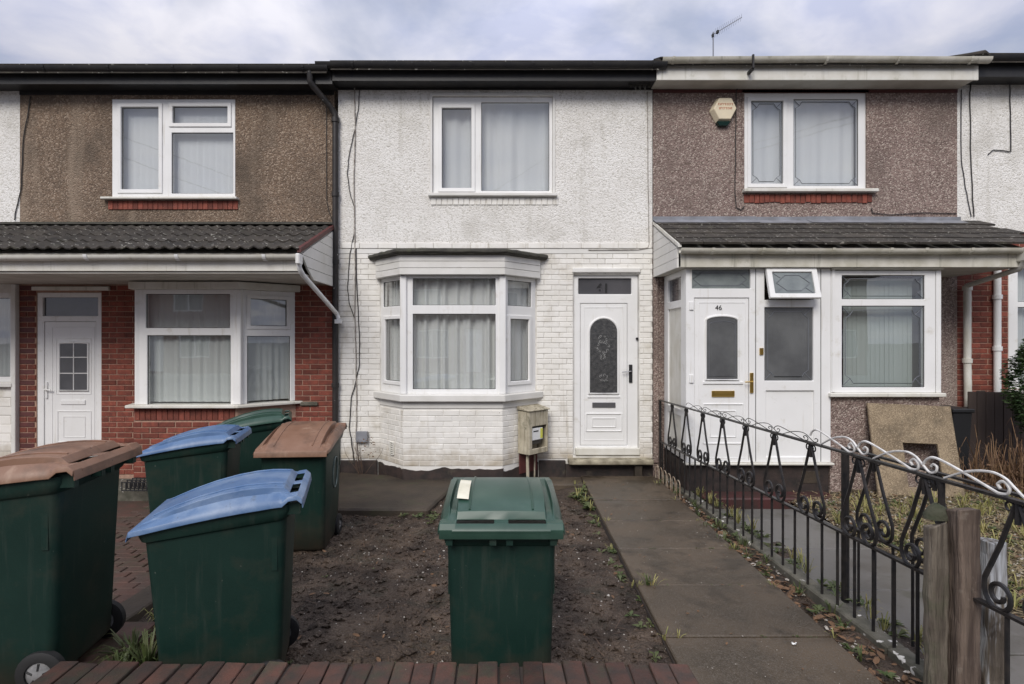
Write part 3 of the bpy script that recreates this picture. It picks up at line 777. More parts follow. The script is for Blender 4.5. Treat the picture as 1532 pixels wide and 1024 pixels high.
text('house_number', '61', 0.185, (fx(903.5), FY+0.080, fz(437.5)), K['black_print'], fr, off=0.006)
leaf = MB().box(fx(869)+0.004, fx(940)-0.004, FY+0.058, FY+0.115, fz(667.5), fz(454)-0.004).build('door', K['upvc'], H, bevel=0.006)
def arch_poly(x0, x1, z0, zs, rise, n=14):
    c = (x0+x1)/2; hw = (x1-x0)/2
    p = [(x0, z0), (x1, z0)]
    for i in range(n+1):
        a = math.pi*i/n; p.append((c+hw*math.cos(a), zs+rise*math.sin(a)))
    return p
ap = arch_poly(fx(882), fx(926), fz(590), fz(497), 0.205)
MB().prism(ap, FY+0.052, FY+0.06).build('door_glass', K['obscure'], leaf)
ring = [(p[0], FY+0.054, p[1]) for p in ap]
MB().tube(ring+ring[:2], 0.016, 8, caps=False).build('glass_moulding', K['upvc'], leaf, smooth=True)
# etched flower pattern on the arched glass
et = MB()
for cx, cz, rr, n in ((903, 520, 0.075, 11), (903, 508, 0.05, 7), (904, 566, 0.045, 7), (903, 534, 0.03, 5)):
    for i in range(n):
        a = 2*math.pi*i/n + random.random()*0.5
        c0 = Vector((fx(cx)+rr*math.cos(a)*1.1, FY+0.050, fz(cz)+rr*math.sin(a)))
        et.tube(curl(c0, 0.016+random.random()*0.008, 0.8, random.random()*6, random.choice((1, -1)), Vector((1, 0, 0)), Vector((0, 0, 1)), 7), 0.0022, 4)
et.build('etched_pattern', K['etch'], leaf)
def rect_mould(px0, py0, px1, py1, y, r, parent, conv=(fx, fz), name='panel_moulding'):
    X, Z = conv
    q = [(X(px0), y, Z(py0)), (X(px1), y, Z(py0)), (X(px1), y, Z(py1)), (X(px0), y, Z(py1))]
    mb = MB()
    for a, b in zip(q, q[1:]+q[:1]):
        mb.tube([a, b], r, 8)
    return mb.build(name, K['upvc'], parent, smooth=True)
rect_mould(878, 620, 931, 646, FY+0.057, 0.012, leaf)
rect_mould(887, 627, 922, 640, FY+0.057, 0.009, leaf)
rect_mould(875, 460, 934, 660, FY+0.058, 0.006, leaf)
MB().box(fx(880), fx(929), FY+0.045, FY+0.06, fz(596), fz(593)).build('ledge', K['upvc'], leaf, bevel=0.004)
MB().box(fx(887), fx(922), FY+0.046, FY+0.06, fz(611), fz(603)).build('letterbox', K['grey_metal'], leaf, bevel=0.004)
hd = MB().box(fx(942), fx(947), FY+0.030, FY+0.06, fz(573), fz(546)).build('handle', K['black_plastic'], leaf, bevel=0.004)
MB().tube([(fx(944.5), FY+0.03, fz(556)), (fx(944.5), FY+0.004, fz(556)), (fx(931), FY+0.004, fz(557))], 0.008, 8).build('lever', K['grey_metal'], hd, smooth=True)
MB().tube([(fx(954), FY+0.05, fz(507)), (fx(954), FY+0.02, fz(507))], 0.018, 10).build('door_bell', K['black_plastic'], H)
MB().box(fx(861), fx(957), FY-0.02, FY+0.06, fz(681), fz(671)).build('threshold', K['old_white'], H, bevel=0.006)
MB().box(fx(849), fx(974), FY-0.17, FY+0.018, fz(692.5), fz(685)).build('door_step', K['stone_step'], H, bevel=0.02, seg=2)
MB().box(fx(947), fx(958), FY-0.12, FY-0.03, -0.13, fz(694)-0.002).build('loose_brick', K['apron'], H, bevel=0.006)
# eaves of the white house
gz = 5.615
MB().box(xl-0.02, xr+0.10, 7.83, 7.86, 5.415, 5.60).build('fascia', K['black_gutter'], H)
MB().box(xl-0.02, xr+0.02, 7.86, FY-0.002, 5.425, 5.445).build('soffit', K['black_gutter'], H)
MB().box(xl, xr, FY-0.012, FY-0.001, 5.40, 5.424).build('eaves_strip', K['black_gutter'], H)
g = gutter_mb(xl-0.2, xr+0.10, 7.828, gz, 0.072, 0.01).build('gutter', K['black_gutter'], H, smooth=True)
for i in range(6):
    bracket_mb(xl+0.3+i*0.82, 7.828, gz, 0.074).build('gutter_bracket', K['black_gutter'], g)
main_roof(H, xl, xr, 5.62)
# ragged felt hanging at the end of the eaves
fl = MB()
for i in range(5):
    x = fx(936)+i*0.065
    fl.add([(x, 7.95, 5.42), (x+0.06, 7.95, 5.42), (x+0.045, 7.93, 5.36-random.random()*0.05), (x+0.012, 7.93, 5.38)], [(0, 1, 2, 3)])
fl.build('torn_felt', K['felt'], H)
# cables down the front of the white house
def wall_cable(house, pts, r, mt=None, y=FY-0.014):
    p = [(fx(a), y, fz(b)) for a, b in pts]
    q = []
    for i in range(len(p)-1):
        for k in range(4):
            t = k/4; q.append(tuple(p[i][c]+(p[i+1][c]-p[i][c])*t + (random.uniform(-.004, .004) if c == 0 else 0) for c in range(3)))
    q.append(p[-1])
    return MB().tube(q, r, 5).build('cable', mt or K['cable'], house, smooth=True)
wall_cable(H, [(531, 132), (531.5, 200), (530, 262), (531, 330), (532, 400), (531, 470), (533, 540), (534, 600), (533, 655), (536, 690)], 0.009, K['cable_pale'])
wall_cable(H, [(539, 132), (536, 165), (531, 195), (522, 235), (520, 262), (524, 290), (530, 310), (531, 345), (524, 380), (520, 430), (523, 455), (530, 475)], 0.006)
wall_cable(H, [(533, 372), (534, 430), (538, 500), (538, 545), (533, 570), (526, 595), (523, 640), (526, 660), (530, 690)], 0.007)
wall_cable(H, [(968, 138), (969, 250), (971, 366), (969, 371), (955, 374), (880, 374.5)], 0.006, K['cable_pale'])
MB().box(fx(582), fx(590), FY-0.2, FY-0.02, 0, 0.1).add([], [])  # (kept out)
vt = MB().plate(0.30, 0.40, 0.26, 0.44, [(0.312, 0.388, 0.27+0.028*i, 0.283+0.028*i) for i in range(6)], -0.02, 0.0, ML).build('air_vent', K['old_white'], H, bevel=0.003)
MB().box(fx(534), fx(551), FY-0.07, FY-0.015, fz(661), fz(645)).build('junction_box', K['lead'], H, bevel=0.006)
# downpipes at the party lines
def downpipe(house, pts, r, mt, name='downpipe', n=10, collars=()):
    o = MB().tube(pts, r, n).build(name, mt, house, smooth=True)
    for c in collars:
        MB().tube([(c[0], c[1], c[2]-0.03), (c[0], c[1], c[2]+0.03)], r*1.3, n).build('pipe_collar', mt, o, smooth=True)
    return o
xp = fx(503.5)
downpipe(H, [(fx(470)+0.05, 7.76, 5.55), (fx(470)+0.05, 7.77, 5.38), (fx(472)+0.06, 7.80, 5.33), (fx(497), 8.00, 5.13), (xp, 8.035, 5.03), (xp, 8.035, 4.9), (xp, 8.035, 3.0), (xp, 8.035, 0.0)], 0.042, K['black_pipe'],
         collars=[(xp, 8.035, 4.95), (xp, 8.035, 3.9), (xp, 8.035, 2.95), (xp, 8.035, 1.2)])

# ---- meter box on the right side of the bay
mbx = thing('meter_box', MR @ Vector((0.47, -0.11, 0.28)), 'dirty cream meter box with its door missing, on the white bay', 'meter box')
MB().plate(0.28, 0.67, 0.285, 0.87, [(0.345, 0.64, 0.36, 0.665)], -0.225, -0.200, MR).build('front_cover', K['meter'], mbx, bevel=0.006)
MB().box(0.28, 0.305, -0.199, -0.012, 0.285, 0.87, MR).box(0.645, 0.67, -0.199, -0.012, 0.285, 0.87, MR).box(0.306, 0.644, -0.199, -0.012, 0.285, 0.31, MR).box(0.306, 0.644, -0.04, -0.012, 0.311, 0.87, MR).build('casing', K['meter'], mbx, bevel=0.004)
MB().add([(0.262, -0.245, 0.872), (0.688, -0.245, 0.872), (0.688, -0.008, 0.885), (0.262, -0.008, 0.885), (0.262, -0.245, 0.890), (0.688, -0.245, 0.890), (0.688, -0.008, 0.935), (0.262, -0.008, 0.935)],
         [(3,2,1,0), (4,5,6,7), (0,1,5,4), (1,2,6,5), (2,3,7,6), (3,0,4,7)], MR).build('lid', K['meter'], mbx, bevel=0.006)
mm = MB().box(0.36, 0.60, -0.16, -0.045, 0.40, 0.66, MR).build('meter', K['meter_inside'], mbx, bevel=0.01)
MB().box(0.352, 0.565, -0.215, -0.162, 0.475, 0.635, MR).build('meter_label', K['meter_label'], mm, bevel=0.003)
MB().box(0.515, 0.560, -0.2185, -0.2155, 0.49, 0.625, MR).build('yellow_sticker', K['yellow'], mm)
MB().box(0.375, 0.475, -0.2185, -0.2155, 0.588, 0.603, MR).build('printed_line', K['black_print'], mm)
MB().tube([MR @ Vector((0.36, -0.12, 0.30)), MR @ Vector((0.36, -0.12, 0.1)), MR @ Vector((0.37, -0.12, -0.12))], 0.022, 8).build('supply_pipe', K['meter'], mbx, smooth=True)
MB().tube([MR @ Vector((0.55, -0.08, 0.30)), MR @ Vector((0.555, -0.07, -0.12))], 0.012, 8).build('supply_pipe', K['meter'], mbx, smooth=True)
MB().box(0.30, 0.66, -0.03, -0.015, 0.0, 0.28, MR).build('bare_patch', K['maroon_brick'], H)

# ================================================================== brown house on the left
H = thing('terraced_house', (fx(265), FY, -0.1), 'brown pebbledashed terraced house with red brick ground floor and tiled canopy', 'house', 'houses of the terrace')
HL = H
xl, xr = fx(30), fx(500)
WUP = (fx(168), fx(352), fz(296), fz(149))
MB().plate(xl, xr, fz(337)-0.1, 5.6, [WUP], FY, FY+0.25).build('upper_wall', K['brown_render'], H)
DOOR = (fx(54), fx(151), fz(692), fz(438))
MB().plate(xl-0.02, xr, -0.35, fz(337)-0.102, [DOOR, (fx(205), fx(441), 0.95, 2.5)], FY+0.009, FY+0.25).build('lower_wall', K['pale_mortar'], H)
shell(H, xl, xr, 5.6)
out = []
lay(out, K['red_brick'], (fx(151.5), FY), (fx(206), FY), -0.1, 2.62)
lay(out, K['red_brick'], (fx(441), FY), (xr, FY), -0.1, 2.62, phase=1)
lay(out, K['maroon_brick'], (fx(29), FY), (fx(53), FY), -0.1, 2.62)
bA, bB, bC, bD = (-5.07, FY), (-4.92, 7.60), (-3.53, 7.60), (-2.92, FY)
lay(out, K['red_brick'], bB, bC, -0.1, 0.76); lay(out, K['red_brick'], bC, bD, -0.1, 0.76); lay(out, K['red_brick'], bA, bB, -0.1, 0.76)
x = bB[0]+0.01
while x < bC[0]-0.05:                       # a soldier course under the sill
    out.append((Mz(x, 7.597, 0, 0.765), 0.065, 0.155, K['red_brick'], 0.05)); x += 0.075
emit(H, out)
for P, Q in ((bA, bB), (bB, bC), (bC, bD)):
    Lf = math.hypot(Q[0]-P[0], Q[1]-P[1]); M = Mz(P[0], P[1], math.atan2(Q[1]-P[1], Q[0]-P[0]))
    MB().box(0, Lf, 0.009, 0.09, -0.35, 0.93, M).build('bay_wall', K['pale_mortar'], H)
sp = [(bA[0]-0.07, FY), (bB[0]-0.06, 7.51), (bC[0]+0.04, 7.51), (bD[0]+0.10, FY)]
MB().slab(ccw(sp), 0.935, 0.975).build('bay_sill', K['old_white'], H, bevel=0.008)
MB().slab(ccw([(bD[0]+0.06, FY-0.03), (bD[0]+0.32, FY-0.03), (bD[0]+0.30, FY), (bD[0]+0.05, FY)]), 0.90, 0.965).build('cement_patch', K['kerb'], H, bevel=0.02)
MB().slab([(-5.6, 7.0), (-2.75, 7.0), (-2.75, 7.55), (-5.6, 7.55)], -0.3, 0.005).build('bay_step', K['kerb'], H, bevel=0.02)
S = 111.8; zb = lambda py: CAMZ+(508-py)/S; ub = lambda px: (px-(750+bB[0]*S))/S
ZT = 2.52
M = Mz(bB[0], bB[1], 0)
window(H, M, 0, bC[0]-bB[0], 0.975, ZT, [(ub(217), ub(343), zb(491), zb(440), None), (ub(219), ub(344), zb(611), zb(502), None)], yf=0.02)
MR2 = Mz(bC[0], bC[1], math.atan2(bD[1]-bC[1], bD[0]-bC[0])); L2 = math.hypot(bD[0]-bC[0], bD[1]-bC[1])
window(H, MR2, 0, L2, 0.975, ZT, [(0.17, L2-0.13, zb(487), zb(446), 0.05), (0.13, L2-0.08, zb(610), zb(503), None)], yf=0.02)
ML2 = Mz(bA[0], bA[1], math.atan2(bB[1]-bA[1], bB[0]-bA[0])); L3 = math.hypot(bB[0]-bA[0], bB[1]-bA[1])
window(H, ML2, 0, L3, 0.975, ZT, [(0.12, L3-0.1, 1.1, 2.4, None)], yf=0.02)
MB().box(bC[0]-0.06, bC[0]+0.05, bC[1]-0.012, bC[1]+0.09, 0.976, ZT-0.001).build('corner_post', K['upvc'], H, bevel=0.01)
MB().slab(ccw([(bA[0]-0.04, FY), (bB[0]-0.04, 7.55), (bC[0]+0.04, 7.55), (bD[0]+0.06, FY)]), ZT+0.001, 2.618).build('bay_head', K['old_white'], H, bevel=0.006)
curtain('net_curtain', M, 0.03, 1.35, 1.0, 2.5, 0.14, 10, 0.018, K['curtain_grey'], 'grey lace curtain behind the wide front light of the red brick bay', seed=11)
curtain('net_curtain', MR2, 0.08, L2-0.03, 1.0, 2.5, 0.14, 5, 0.018, K['curtain_grey'], 'grey lace curtain behind the angled side light of the red brick bay', seed=12)
# upstairs window
w = window(H, Mf, WUP[0], WUP[1], WUP[2], WUP[3], [(fx(182), fx(238), fz(284), fz(161), 0.055), (fx(259), fx(341), fz(185), fz(160), 0.055), (fx(257), fx(349), fz(290), fz(199), None)], yf=-0.004)
MB().box(fx(156), fx(358), -0.09, 0.02, fz(300), fz(297)+0.004, Mf).build('sill', K['old_white'], w, bevel=0.006)
x = fx(163)
while x < fx(351):
    out1 = MB().box(x, x+0.066, FY-0.018+random.uniform(-.002, .002), FY+0.02, fz(314), fz(301)).build('sill_brick', K['red_brick'], H, bevel=0.003); x += 0.071
blind('vertical_blind', Mf, WUP[0]+0.06, WUP[1]-0.06, WUP[2]+0.05, WUP[3]-0.06, 0.12, 18, K['curtain_blue'], 'pale vertical slat blind behind the upstairs window of the brown house')
# door
fr = MB().plate(DOOR[0], DOOR[1], DOOR[2], DOOR[3], [(fx(62), fx(145), fz(473), fz(445)), (fx(64), fx(142), fz(691), fz(481))], FY+0.02, FY+0.10).build('door_frame', K['upvc'], H, bevel=0.007)
MB().box(fx(61), fx(146), FY+0.055, FY+0.07, fz(474), fz(444)).build('fanlight', K['dark_glass'], fr)
leaf = MB().box(fx(64)+0.004, fx(142)-0.004, FY+0.03, FY+0.09, fz(691), fz(481)-0.004).build('door', K['upvc'], H, bevel=0.006)
ap = arch_poly(fx(87), fx(130), fz(585), fz(514), 0.010)
MB().prism(ap, FY+0.022, FY+0.032).build('door_glass', K['dark_glass'], leaf)
ring = [(p[0], FY+0.022, p[1]) for p in ap]
MB().tube(ring+ring[:2], 0.012, 8, caps=False).build('glass_moulding', K['upvc'], leaf, smooth=True)
for (a, b) in (((108.5, 585), (108.5, 511)), ((87, 559), (130, 559)), ((87, 535), (130, 535))):
    MB().tube([(fx(a[0]), FY+0.02, fz(a[1])), (fx(b[0]), FY+0.02, fz(b[1]))], 0.007, 6).build('glazing_bar', K['upvc'], leaf)
rect_mould(82, 507, 134, 590, FY+0.029, 0.006, leaf); rect_mould(84, 616, 134, 662, FY+0.029, 0.008, leaf); rect_mould(93, 624, 125, 655, FY+0.029, 0.006, leaf)
rect_mould(76, 490, 139, 672, FY+0.029, 0.005, leaf)
MB().box(fx(89), fx(126), FY+0.016, FY+0.031, fz(606), fz(599)).build('letterbox', K['upvc'], leaf, bevel=0.006)
hd = MB().box(fx(66), fx(69.5), FY+0.012, FY+0.031, fz(597), fz(572)).build('handle', K['upvc'], leaf, bevel=0.004)
MB().tube([(fx(67.5), FY+0.012, fz(583)), (fx(67.5), FY-0.015, fz(583)), (fx(77), FY-0.015, fz(584))], 0.009, 8).build('lever', K['upvc'], hd, smooth=True)
MB().box(fx(50), fx(165), FY-0.04, FY+0.015, 2.545, 2.60).build('door_head', K['old_white'], H, bevel=0.005)
# canopy
XE = -2.385
YA, ZA, YB, ZB_ = 6.70, 2.885, FY-0.01, 3.44
cx0 = -8.6
can = sloped(H, 'canopy', K['soffit'], cx0, XE-0.01, YA+0.04, ZA-0.02, YB, ZB_-0.03)
tm = tile_mesh(0.30, 0.44, 0.028, 0.016, K['tile'])
tile_slope(can, tm, -8.385, XE, YA, ZA, YB, ZB_, 4, 0.30, 0.44)
MB().box(cx0, XE, YB-0.16, YB+0.004, ZB_+0.02, ZB_+0.035).box(cx0, XE, YB-0.012, YB+0.004, ZB_+0.036, ZB_+0.08).build('flashing', K['felt'], can)
MB().box(cx0, XE, YA+0.045, YA+0.07, 2.66, 2.86).build('fascia', K['old_white'], can, bevel=0.004)
MB().box(cx0, XE-0.03, YA+0.071, FY-0.001, 2.635, 2.655).build('soffit', K['soffit'], can)
g = gutter_mb(cx0, XE+0.0, YA+0.043, 2.842, 0.055, 0.008).build('gutter', K['old_white'], can, smooth=True)
for px in (130, 266, 396):
    bracket_mb((px-750)/127.5, YA+0.043, 2.842, 0.057, 0.04).build('gutter_bracket', K['upvc'], g)
MB().box(XE-0.02, XE+0.03, YA-0.075, YA+0.045, 2.73, 2.855).build('gutter_outlet', K['upvc'], g, bevel=0.01)
# boarded end of the canopy: boards run down the slope, seen from the side
dzdy = (ZB_-ZA)/(YB-YA); nb = 6
zb0 = 2.60
for i in range(nb):                         # horizontal boards, each cut to the slope
    a = zb0 + (3.40-zb0)*i/nb; b = zb0 + (3.40-zb0)*(i+1)/nb - 0.006
    ya = max(YA+0.075, YA+(a+0.04-ZA)/dzdy); yb2 = max(YA+0.075, YA+(b+0.04-ZA)/dzdy)
    if i == 0: poly = [(YA+0.50, a), (YB, a), (YB, b), (YA+0.25, b)]
    elif i == 1: poly = [(YA+0.25, a), (YB, a), (YB, b), (YA+0.075, b)]
    else: poly = [(ya, a), (YB, a), (YB, b), (min(yb2, YB-0.02), b)]
    vs = [(XE+0.012,)+p for p in poly] + [(XE-0.012,)+p for p in poly]
    MB().add(vs, [(0,1,2,3), (7,6,5,4), (0,4,5,1), (1,5,6,2), (2,6,7,3), (3,7,4,0)]).build('cheek_board', K['white_plank'], can)
MB().add([(XE-0.02, YA-0.01, ZA-0.01), (XE+0.025, YA-0.01, ZA-0.01), (XE+0.025, YB, ZB_-0.005), (XE-0.02, YB, ZB_-0.005),
          (XE-0.02, YA-0.01, ZA+0.045), (XE+0.025, YA-0.01, ZA+0.045), (XE+0.025, YB, ZB_+0.05), (XE-0.02, YB, ZB_+0.05)],
         [(3,2,1,0), (4,5,6,7), (0,1,5,4), (1,2,6,5), (2,3,7,6), (3,0,4,7)]).build('verge_strip', K['maroon_brick'], can)
downpipe(H, [(XE, YA-0.005, 2.76), (XE, YA+0.01, 2.69), (XE+0.01, YA+0.10, 2.62), (fx(508)-0.02, 8.00, 2.22), (fx(509), 8.02, 2.14)], 0.030, K['upvc'])
MB().box(fx(504), fx(514), 7.97, 8.05, 2.07, 2.13).build('pipe_clip', K['upvc'], H, bevel=0.006)
# eaves
gz = 5.57
MB().box(xl-2.4, xr+0.05, 7.83, 7.86, 5.37, 5.56).build('fascia', K['black_gutter'], H)
MB().box(xl-2.4, xr+0.05, 7.861, FY-0.002, 5.385, 5.405).build('soffit', K['black_gutter'], H)
MB().box(xl, xr, FY-0.012, FY-0.001, 5.33, 5.384).build('eaves_strip', K['black_gutter'], H)
g = gutter_mb(xl-2.4, xr+0.02, 7.828, gz, 0.068, 0.008).build('gutter', K['black_gutter'], H, smooth=True)
for i in range(8): bracket_mb(xl-2.0+i*0.88, 7.828, gz, 0.070).build('gutter_bracket', K['black_gutter'], g)
main_roof(H, xl, xr, 5.575)
wall_cable(H, [(47, 145), (44, 165), (36, 210), (33, 280), (29, 300), (24, 320), (23, 330)], 0.007)
wall_cable(H, [(489, 140), (489, 300), (493, 318), (497, 330)], 0.005)

# ================================================================== white house at the far left
H = thing('terraced_house', (-8.2, FY, -0.1), 'white house cut off beside the brown one, red-edged, under the same canopy line', 'house', 'houses of the terrace')
H['label'] = 'white painted house cut off at the left edge beside the brown pebbledash'
xr2 = fx(30)-0.001
MB().plate(-9.4, xr2, fz(347), 5.6, [], FY-0.002, FY+0.25).build('upper_wall', K['white_render'], H)
WL = (fx(-60), fx(21), fz(572), fz(438))
MB().plate(-9.4, xr2-0.021, -0.35, fz(347)-0.002, [WL], FY+0.009, FY+0.25).build('lower_wall', K['white_mortar'], H)
out = []; x0 = -9.0
lay(out, K['white_brick'], (x0, FY), (fx(21), FY), -0.1, 2.62, [(WL[0]-x0, WL[1]-x0, WL[2]-0.06, WL[3])], bl=0.44, bh=0.12, j=0.008)
emit(H, out)
MB().box(fx(21.5), fx(28), FY-0.06, FY+0.02, -0.1, 2.63).build('corner_post', K['white_plank'], H, bevel=0.006)
window(H, Mf, WL[0], WL[1], WL[2], WL[3], [(fx(-50), fx(13), fz(564), fz(446), None)], yf=0.02)
MB().box(WL[0], fx(23), FY-0.07, FY+0.01, fz(579), fz(573)).build('sill', K['white_plank'], H, bevel=0.006)
shell(H, -9.4, xr2, 5.6)
curtain('net_curtain', Mf, fx(-55), fx(18), fz(568), fz(440), 0.14, 6, 0.02, K['curtain_grey'], 'net curtain in the window of the white house cut off at the left edge', seed=21)
main_roof(H, -9.4, xr2, 5.575)

# ================================================================== mauve house on the right
H = thing('terraced_house', (fx(1205), FY, -0.1), 'mauve grey pebbledashed house with a white glazed porch and tiled canopy', 'house', 'houses of the terrace')
HR = H
xl, xr = fx(977), fx(1432)
WUP = (fx(1113), fx(1296), fz(284), fz(139))
MB().plate(xl, xr, fz(333)-0.1, 5.62, [WUP], FY, FY+0.25).build('upper_wall', K['mauve_render'], H)
MB().plate(xl, xr, -0.35, fz(333)-0.101, [(4.2, 5.4, 1.0, 2.6)], FY, FY+0.25).build('lower_wall', K['mauve_render'], H)
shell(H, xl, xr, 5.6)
w = window(H, Mf, WUP[0], WUP[1], WUP[2], WUP[3], [(fx(1124), fx(1172), fz(275), fz(151), 0.055), (fx(1188), fx(1285), fz(278), fz(148), None)], yf=0.012)
MB().plate(WUP[0]-0.03, WUP[1]+0.03, WUP[2], WUP[3]+0.035, [(WUP[0]+0.001, WUP[1]-0.001, WUP[2]-1, WUP[3]-0.001)], -0.012, 0.0, Mf).build('trim', K['mauve_render'], w)
MB().box(fx(1110), fx(1309), -0.09, 0.02, fz(289), fz(285)+0.006, Mf).build('sill', K['old_white'], w, bevel=0.006)
def lead_corners(par, M, a, b, c, d, y, inset=0.035, k=0.09):
    mb = MB(); x0, x1, z0, z1 = a+inset, b-inset, c+inset, d-inset
    # frame lines with stepped corners
    pts = [(x0+k, z0), (x1-k, z0), (x1-k*0.6, z0+k*0.6), (x1, z0+k), (x1, z1-k), (x1-k*0.6, z1-k*0.6), (x1-k, z1), (x0+k, z1), (x0+k*0.6, z1-k*0.6), (x0, z1-k), (x0, z0+k), (x0+k*0.6, z0+k*0.6)]
    P = [(p[0], y, p[1]) for p in pts]
    mb.tube(P+P[:2], 0.0045, 4, caps=False, M=M)
    for sx, ux in ((a, x0), (b, x1)):
        for sz, uz in ((c, z0), (d, z1)):
            kx = k if sx == a else -k; kz = k if sz == c else -k
            mb.tube([(ux+kx*0.6, y, uz+kz*0.6), (sx+kx*0.15, y, sz+kz*0.15)], 0.004, 4, M=M)
    return mb.build('lead_line', K['leadline'], par)
lead_corners(w, Mf, fx(1124), fx(1172), fz(275), fz(151), 0.024)
lead_corners(w, Mf, fx(1188), fx(1285), fz(278), fz(148), 0.024)
x = fx(1113)
while x < fx(1299):
    MB().box(x, x+0.066, FY-0.016+random.uniform(-.006, .004), FY+0.02, fz(304)+random.uniform(-.01, .01), fz(291.5)).build('sill_brick', K['red_brick'], H, bevel=0.004); x += 0.073
curtain('net_curtain', Mf, WUP[0]+0.05, WUP[1]-0.05, WUP[2]+0.03, WUP[3]-0.03, 0.15, 6, 0.022, K['curtain_blue'], 'white net curtain behind the leaded upstairs window of the mauve house', seed=31)
# canopy
YA, ZA, YB, ZB_ = 6.93, 2.985, FY-0.01, 3.49
XA, XE = 2.175, 6.42
can = sloped(H, 'canopy', K['soffit'], XA+0.01, XE, YA+0.03, ZA-0.02, YB, ZB_-0.03)
tile_slope(can, tile_mesh(0.280, 0.33, 0.0, 0.026, K['tile']), XA, XE+0.35, YA, ZA, YB, ZB_, 5, 0.29, 0.32, stagger=0.5, jit=0.012)
fl = MB()
for i in range(6):
    a = XA-0.02+(XE-XA+0.12)*i/6; b = XA-0.02+(XE-XA+0.12)*(i+1)/6
    z = random.uniform(-0.008, 0.008)
    fl.box(a, b+0.01, YB-0.012-0.002*(i % 2), YB+0.006, ZB_+0.03+z, ZB_+0.105+z)
    fl.add([(a, YB-0.17, ZB_-0.012+z), (b, YB-0.17, ZB_-0.012+z), (b, YB-0.012, ZB_+0.06+z), (a, YB-0.012, ZB_+0.06+z)], [(0, 1, 2, 3)])
fl.build('flashing', K['lead'], can)
MB().box(XA+0.03, XE, YA+0.045, YA+0.07, 2.735, 2.94).build('fascia', K['cream_gutter'], can, bevel=0.004)
MB().box(XA+0.03, XE, YA+0.071, FY-0.001, 2.738, 2.755).build('soffit', K['soffit'], can)
g = gutter_mb(XA+0.0, XE-0.05, YA+0.043, 2.955, 0.058, 0.008).build('gutter', K['cream_gutter'], can, smooth=True)
for px in (1065, 1140, 1177, 1244, 1330, 1382, 1450): bracket_mb((px-750)/123.0, YA+0.043, 2.955, 0.060, 0.035).build('gutter_bracket', K['cream_gutter'], g)
MB().box(XE-0.10, XE+0.02, YA-0.085, YA+0.06, 2.80, 2.965).build('gutter_outlet', K['old_white'], g, bevel=0.012)
dzdy = (ZB_-ZA)/(YB-YA); zb0 = 2.735
for i in range(6):
    a = zb0 + (3.46-zb0)*i/6; b = zb0 + (3.46-zb0)*(i+1)/6 - 0.006
    ya = max(YA+0.072, YA+(a+0.04-ZA)/dzdy); yb2 = max(YA+0.072, YA+(b+0.04-ZA)/dzdy)
    poly = [(ya, a), (YB, a), (YB, b), (min(yb2, YB-0.02), b)]
    vs = [(XA-0.012,)+p for p in poly] + [(XA+0.012,)+p for p in poly]
    MB().add(vs, [(3,2,1,0), (4,5,6,7), (1,5,4,0), (2,6,5,1), (3,7,6,2), (0,4,7,3)]).build('cheek_board', K['white_plank'], can)
MB().add([(XA-0.02, YA-0.01, ZA-0.01), (XA+0.02, YA-0.01, ZA-0.01), (XA+0.02, YB, ZB_-0.005), (XA-0.02, YB, ZB_-0.005),
          (XA-0.02, YA-0.01, ZA+0.03), (XA+0.02, YA-0.01, ZA+0.03), (XA+0.02, YB, ZB_+0.035), (XA-0.02, YB, ZB_+0.035)],
         [(3,2,1,0), (4,5,6,7), (0,1,5,4), (1,2,6,5), (2,3,7,6), (3,0,4,7)]).build('verge_strip', K['old_white'], can)
# porch, front plane 7.07
PY = 7.07; PS = 850/PY
qx = lambda px: (px-750)/PS
qz = lambda py: CAMZ+(508-py)/PS
Z0, Z1 = qz(692), 2.735
Mp = Matrix.Translation((0, PY, 0))
DH = (qx(1039), qx(1121), qz(690), qz(446))
pf = MB().plate(qx(1026.5), qx(1243), Z0, Z1, [(qx(1033), qx(1123), qz(432), qz(403)), DH, (qx(1144), qx(1217), qz(449), qz(406)), (qx(1144), qx(1217), qz(570), qz(460)), (qx(1146), qx(1218), qz(684), qz(585))], PY, PY+0.075).build('porch_frame', K['upvc'], H, bevel=0.006)
MB().box(qx(1145), qx(1219), PY+0.022, PY+0.05, qz(685), qz(584)).build('lower_panel', K['upvc'], pf, bevel=0.003)
MB().box(qx(1143), qx(1218), PY+0.03, PY+0.045, qz(571), qz(459)).build('pane', K['obscure_soft'], pf)
lead_corners(pf, Mp, qx(1144), qx(1217), qz(570), qz(460), 0.028, 0.05, 0.08)
MB().box(qx(1032), qx(1124), PY+0.03, PY+0.045, qz(433), qz(402)).build('pane', K['toplight'], pf)
def lozenge(par, M, a, b, c, d, y):
    mb = MB(); i = 0.04; k = (d-c)*0.42
    P = [(a+i, y, (c+d)/2), (a+i+k, y, d-i), (b-i-k, y, d-i), (b-i, y, (c+d)/2), (b-i-k, y, c+i), (a+i+k, y, c+i)]
    mb.tube(P+P[:2], 0.0045, 4, caps=False, M=M)
    for (u, v, s, t) in ((a, c, a+i+k*0.5, c+(d-c)*0.27), (a, d, a+i+k*0.5, d-(d-c)*0.27), (b, c, b-i-k*0.5, c+(d-c)*0.27), (b, d, b-i-k*0.5, d-(d-c)*0.27)):
        mb.tube([(u, y, v), (s, y, t)], 0.004, 4, M=M)
    return mb.build('lead_line', K['leadline'], par)
lozenge(pf, Mp, qx(1033), qx(1123), qz(432), qz(403), 0.027)
for px in (1130.5, 1228):                    # joints between the frames
    MB().box(qx(px)-0.004, qx(px)+0.004, PY-0.0015, PY+0.001, Z0+0.01, Z1-0.01).build('frame_joint', K['black_gasket'], pf)
